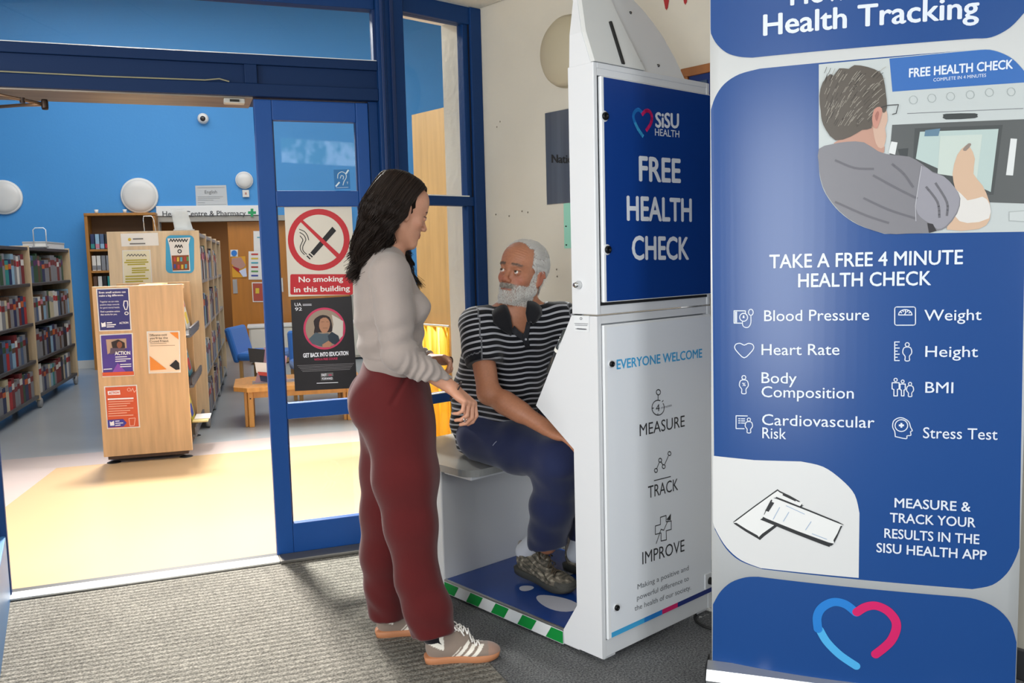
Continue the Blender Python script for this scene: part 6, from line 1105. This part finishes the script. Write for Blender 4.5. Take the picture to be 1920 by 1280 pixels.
ang = q[:, 1]+.0*q[:, 2]; scalp = hd_*(ax_ < .0795)*(((q[:, 2] > -.055) & (q[:, 1] < -.028)) | ((q[:, 2] > .022) & (q[:, 1] < .022+.25*np.maximum(0, ax_-.05)*4) & (ax_ > .044)) | ((q[:, 2] > .09) & (q[:, 1] < .045)))
brow = fr_*(np.abs(q[:, 2]-(.0255-.8*np.maximum(0, ax_-.03)**2*12)) < .0042)*(ax_ > .012)*(ax_ < .050)*(q[:, 1] > .055)
col = blot(col, np.clip(beard*.7+side*.6, 0, .75), '9a918a'); col = blot(col, must*.6, '857a70'); col = blot(col, scalp*.75*(1-.45*sm(q[:, 2], .09, .12)*(q[:, 1] > -.02)), '9c9894'); col = blot(col, brow*.4, '6a564a')
put('body', V, Q, skin_mat('skin_tanned', 'b3785a'), MP_, col); eyes(HMn, MP_, nrm(vec((-.62, -.62, .42))), '4a3a2a'); N = vnormals(V, Q)
def furstrands(mask, n, ln, flow, name, c, parent, r=.0007, lift=.25, jit=.25, pts=4):
    idx = np.flatnonzero(np.asarray(mask) > .4)
    if len(idx) == 0: return
    w_ = RNG.choice(idx, n); P0 = V[w_]+RNG.normal(0, .001, (n, 3)); Nn = N[w_]; fl = flow(q[w_]); fl = fl[:, 0:1]*HMn.r+fl[:, 1:2]*HMn.f+fl[:, 2:3]*HMn.u; fl = fl+RNG.normal(0, jit, (n, 3)); fl -= Nn*(fl*Nn).sum(1)[:, None]; fl /= np.maximum(np.linalg.norm(fl, axis=1), 1e-6)[:, None]
    L_ = ln*RNG.uniform(.6, 1.2, n)[:, None, None]; t = np.linspace(0, 1, pts)[None, :, None]; P = P0[:, None]+L_*(fl[:, None]*t+Nn[:, None]*(lift*t*(1.2-t)*1.6))
    Vs, Qs = strands(P, r, r*.4, 3); o = put(name, Vs, Qs, mat(name+'_grey', c, .6), parent); o['kind'] = 'stuff'; return o
fl_b = lambda s: np.stack([np.sign(s[:, 0])*.1, .1+0*s[:, 0], -1+0*s[:, 0]], 1); fl_h = lambda s: np.stack([np.sign(s[:, 0])*.35*(s[:, 2] > .08), -1+0*s[:, 0], -.75+1.2*(s[:, 2] > .06)*(s[:, 1] > -.02)], 1)
furstrands(np.clip(beard+side, 0, 1)*(q[:, 2] > -.120)*(q[:, 1] > .0+.6*(-q[:, 2]-.10)), 7000, .0065, fl_b, 'beard', 'efece6', MP_, .0007, .35, .35); furstrands(must, 900, .010, fl_b, 'moustache', 'b0a79c', MP_, .0007, .35, .3)
furstrands(scalp, 10000, .030, fl_h, 'hair', 'eae7e2', MP_, .0008, .30, .22, 5); furstrands(brow, 230, .007, lambda s: np.stack([np.sign(s[:, 0]), 0*s[:, 0], .25+0*s[:, 0]], 1), 'eyebrows', '75685e', MP_, .0006, .2, .3)
# polo shirt
S = Sdf(); sb = mR*.42+er*.58; sb2 = mL*.42+el*.58; S.chain([mR, mR*.7+er*.3, sb], [.068, .070, .072], .03); S.chain([mL, sb2], [.068, .070], .03); S.half(sb, er-mR, .12); S.half(sb2, el-mL, .12)
S.chain([KP(.272, .835, .635), KP(.262, .815, .72), KP(.25, .785, .84), KP(.23, .70, .97), KP(.22, .645, 1.08), mneck+vec((0, 0, -.01))], [.128, .130, .128, .130, .110, .060], .045, cs, 1.38)
S.ell(KP(.235, .70, .82)+cf*.045, (.12, .12, .12), None, .06); S.cone(mneck, mR, .060, .063, .05); S.cone(mneck, mL, .060, .063, .05)
S.half(mneck+vec((0, 0, .035)), (0, 0, 1), .11)
V, Q = S.mesh('p', .0058); V = relax(V, Q, 2); N = vnormals(V, Q)
ta, da = along(V, mR+(mR-er)*.2, sb+(er-mR)*.3); tb, db = along(V, mL+(mL-el)*.2, sb2+(el-mL)*.3); ts, ds = along(V, KP(.27, .83, .6), mneck)
La = np.linalg.norm(sb-mR)*1.6; disp = .004*wr_noise(V, 20, 7.)+.005*np.sin(V[:, 2]*52+3*np.sin(V[:, 0]*13)+V[:, 1]*20)*sm(V[:, 2], .95, .72)
for (p_, k_) in ((mR, .10), (mL, .10)): dd = np.linalg.norm(V-(p_+vec((0, 0, -.08))+cf*.06), axis=1); disp += .004*np.sin(dd*90)*np.exp(-(dd/.09)**2)
V = V+N*disp[:, None]
ra = da < .082; rb = db < .082; ra &= ((V-mR)@cs > .004) ; rb &= ((V-mL)@(-cs) > .004)
bend = (V-KP(.25, .8, .9))@cf; sv = V[:, 2]*1.0-.10*np.abs((V-mneck)@cs)-.10*bend*sm(V[:, 2], 1.0, .7)+.004*np.sin(V[:, 0]*40+V[:, 1]*25)
sv = np.where(ra, 1.5+((V-mR)@nrm(er-mR))+.004*np.sin(V[:, 1]*50), sv); sv = np.where(rb, 1.5+((V-mL)@nrm(el-mL)), sv)
cuff = (ra & ((V-mR)@nrm(er-mR) > np.linalg.norm(sb-mR)-.028)); sv = np.where(cuff, 1.3545, sv)
# open neck: remove the cloth inside the V
pp = pxp(V); Vp = [(949, 556), (953, 590), (960, 612), (983, 629), (990, 606), (988, 575), (992, 550), (970, 540)]
def inpoly(p, poly):
    r = np.zeros(len(p), bool); n = len(poly)
    for i in range(n): x1, y1 = poly[i]; x2, y2 = poly[(i+1) % n]; c = ((y1 > p[:, 1]) != (y2 > p[:, 1])); r ^= c & (p[:, 0] < (x2-x1)*(p[:, 1]-y1)/(y2-y1+1e-9)+x1)
    return r
kill = inpoly(pp, Vp) & ((N@(EYE-mneck)) > 0) & ((V-mneck)@cf > .0); Qk = Q[~kill[Q].any(1)]
sh = put('polo_shirt', V, Qk, cloth_mat('striped_jersey', '15161c', .85, .15, (500, .0004), stripes=.0225), MP_, attrs={'sv': sv}); sh['label'] = 'black polo shirt with thin grey-white stripes'
from mathutils.bvhtree import BVHTree
bv = BVHTree.FromPolygons([tuple(v) for v in V], [tuple(int(i) for i in f) for f in Q])
def onmesh(px, lift):
    d = nrm(ray(*px)); h = bv.ray_cast(Vector(EYE), Vector(d)); return (vec(h[0])-d*lift) if h[0] is not None else None
def flap(name, rows, th, m, lifts=(.008, .006)):
    """rows: list of (pixelA, pixelB) spans lofted over the shirt"""
    n = 6; G = []
    for A_, B_ in rows: G.append([onmesh((A_[0]+(B_[0]-A_[0])*k/n, A_[1]+(B_[1]-A_[1])*k/n), lifts[0]+(lifts[1]-lifts[0])*k/n) for k in range(n+1)])
    flat = [p for r in G for p in r]
    if any(p is None for p in flat): print('flap miss', name); mid = [p for p in flat if p is not None]; flat = [p if p is not None else mid[0] for p in flat]
    N_ = len(flat); back = [p+nrm(p-EYE)*th for p in flat]; R = len(rows); W_ = n+1; fs = []
    for i in range(R-1):
        for j in range(n): a = i*W_+j; fs += [(a, a+1, a+W_+1, a+W_), (N_+a, N_+a+W_, N_+a+W_+1, N_+a+1)]
    ed = [j for j in range(n+1)]+[i*W_+n for i in range(1, R)]+[(R-1)*W_+j for j in range(n-1, -1, -1)]+[i*W_ for i in range(R-2, 0, -1)]
    for i in range(len(ed)): a, b = ed[i], ed[(i+1) % len(ed)]; fs.append((a, b, N_+b, N_+a))
    return MB().add(flat+back, fs).build(name, m, MP_, True, world=True)
CM = cloth_mat('black_collar', '16161b', .8)
def om(px, lift):
    p = onmesh(px, lift); g = hit(px[0], px[1], mneck+cf*.085-vec((0, 0, .03)), EYE-mneck); d_ = nrm(ray(*px))
    return p if p is not None and abs(np.dot(p-g, d_)) < .06 else g
cc = mneck+vec((0, 0, .012)); ring = lambda ph, r1, r2, h: cc+cs*math.sin(ph)*r1+cf*math.cos(ph)*r2+vec((0, 0, h))
rows = [(om((962, 626), .006), om((958, 630), .005)), (om((960, 613), .009), om((941, 619), .006)), (om((957, 592), .012), om((925, 606), .007)), (om((950, 571), .012), om((922, 584), .008))]
for dg_ in (62, 90, 120, 150, 180, 210, 240, 270, 300): ph = math.radians(dg_); rows.append((ring(ph, .070, .066, .030 if 80 < dg_ < 280 else .022), ring(ph, .104, .098, -.018)))
rows += [(om((989, 564), .012), om((1016, 576), .008)), (om((986, 586), .011), om((1017, 590), .007)), (om((989, 602), .009), om((1008, 602), .006)), (om((992, 607), .007), om((1000, 608), .006))]
n_ = 5; G = []
for a__, b__ in rows:
    for k in range(n_+1): t = k/n_; p = a__*(1-t)+b__*t; G.append(p+vec((0, 0, .010*math.sin(math.pi*t))))
R_ = len(rows); ct = np.mean(G, 0); bk = [p-(nrm(p-cc)*.004+vec((0, 0, .002))) for p in G]; N_ = len(G); W_ = n_+1; fs = []
for i in range(R_-1):
    for j in range(n_): a0 = i*W_+j; fs += [(a0, a0+1, a0+W_+1, a0+W_), (N_+a0, N_+a0+W_, N_+a0+W_+1, N_+a0+1)]
ed = list(range(W_))+[i*W_+n_ for i in range(1, R_)]+[(R_-1)*W_+j for j in range(n_-1, -1, -1)]+[i*W_ for i in range(R_-2, 0, -1)]
for i in range(len(ed)): a0, b0 = ed[i], ed[(i+1) % len(ed)]; fs.append((a0, b0, N_+b0, N_+a0))
MB().add(G+bk, fs).build('collar', CM, MP_, True, world=True)
flap('placket', [((957, 622), (964, 610)), ((968, 630), (973, 620)), ((980, 639), (984, 627)), ((986, 654), (994, 650))], .003, mat('dark_placket', '1a1b22', .8), (.003, .003))
flap('placket', [((987, 603), (995, 603)), ((984, 618), (993, 619)), ((980, 630), (991, 634)), ((985, 652), (994, 651))], .003, MATS['dark_placket'], (.005, .005)); b_ = onmesh((986, 636), .010); MB().lathe([(.0045, 0), (.0045, .002)], 12, tuple(b_), tuple(-nrm(b_-EYE))).build('button', mat('grey_button', '8f9096', .4), MP_, world=True)
# trousers
S = Sdf(); S.chain([KP(.27, .85, .655), KP(.27, .80, .655)], [.115, .115], .05, DA, 1.45)
S.chain([hr, KP(.162, .57, .632), kr, KP(.17, .37, .55), ar*.5+kr*.5+DC*.0, ar+vec((0, 0, .02))], [.108, .097, .088, .084, .082, .080], .03); S.chain([hl, KP(.39, .57, .632), kl, al*.5+kl*.5, al], [.108, .095, .084, .078, .072], .03)
S.half(ar+vec((0, 0, -.012)), (0.15, -.1, -1), .14); S.half(al+vec((0, 0, -.01)), (0, 0, -1), .12); S.half(KP(.27, .85, .556), (0, 0, -1), .19); S.half(KP(.17, .62, .556)-vec((0, 0, .004)), (0, 0, -1), .05)
V, Q = S.mesh('t', .006); V = relax(V, Q, 2); N = vnormals(V, Q)
dk = np.linalg.norm(V-(kr+DC*.07-vec((0, 0, .07))), axis=1); disp = .004*wr_noise(V, 22, 9.)+.004*np.sin(dk*85+V[:, 2]*20)*np.exp(-(dk/.12)**2)+.0025*np.sin(V[:, 2]*60+V[:, 0]*30)*sm(V[:, 2], .45, .28)
V = V+N*disp[:, None]; V[:, 2] = np.where((V[:, 2] < .5565) & (V[:, 2] > .50) & ((V-K0)@DC > .66), np.maximum(V[:, 2], .5535), V[:, 2])
tr_ = put('trousers', V, Q, cloth_mat('navy_cloth', '20294d', .8, .25, (400, .0005)), MP_); bv = BVHTree.FromPolygons([tuple(v) for v in V], [tuple(int(i) for i in f) for f in Q])
sp = [onmesh(p, .002) for p in ((924, 835), (927, 831), (931, 827))]
if all(p is not None for p in sp): MB().tube(sp, .0016, 6).build('pocket_trim', mat('grey_tape', '8f93a6', .5), tr_, world=True)
hp = KP(.235, .675, .095); tp_ = KP(.25, .395, .068); shoe(MP_, hp, tp_-hp, (0, -.1, 1), .30, '6f675a', '3a3a36', '4d4a40', '4b3f30', True); shoe(MP_, KP(.44, .60, .070), -DC+DA*.1, (0, 0, 1), .30, '6f675a', '3a3a36', '4d4a40', '4b3f30', True)
S = Sdf(); S.cone(hp+vec((0, 0, .09))-DC*.045, ar+vec((0, 0, .05)), .040, .042, .02); V, Q = S.mesh('s', .006); put('sock', V, Q, cloth_mat('white_sock', 'cfd2da'), MP_)
S = Sdf(); S.cone(KP(.43, .53, .15), al+vec((0, 0, .05)), .040, .042, .02); V, Q = S.mesh('s', .006); put('sock', V, Q, cloth_mat('white_sock', 'cfd2da'), MP_)
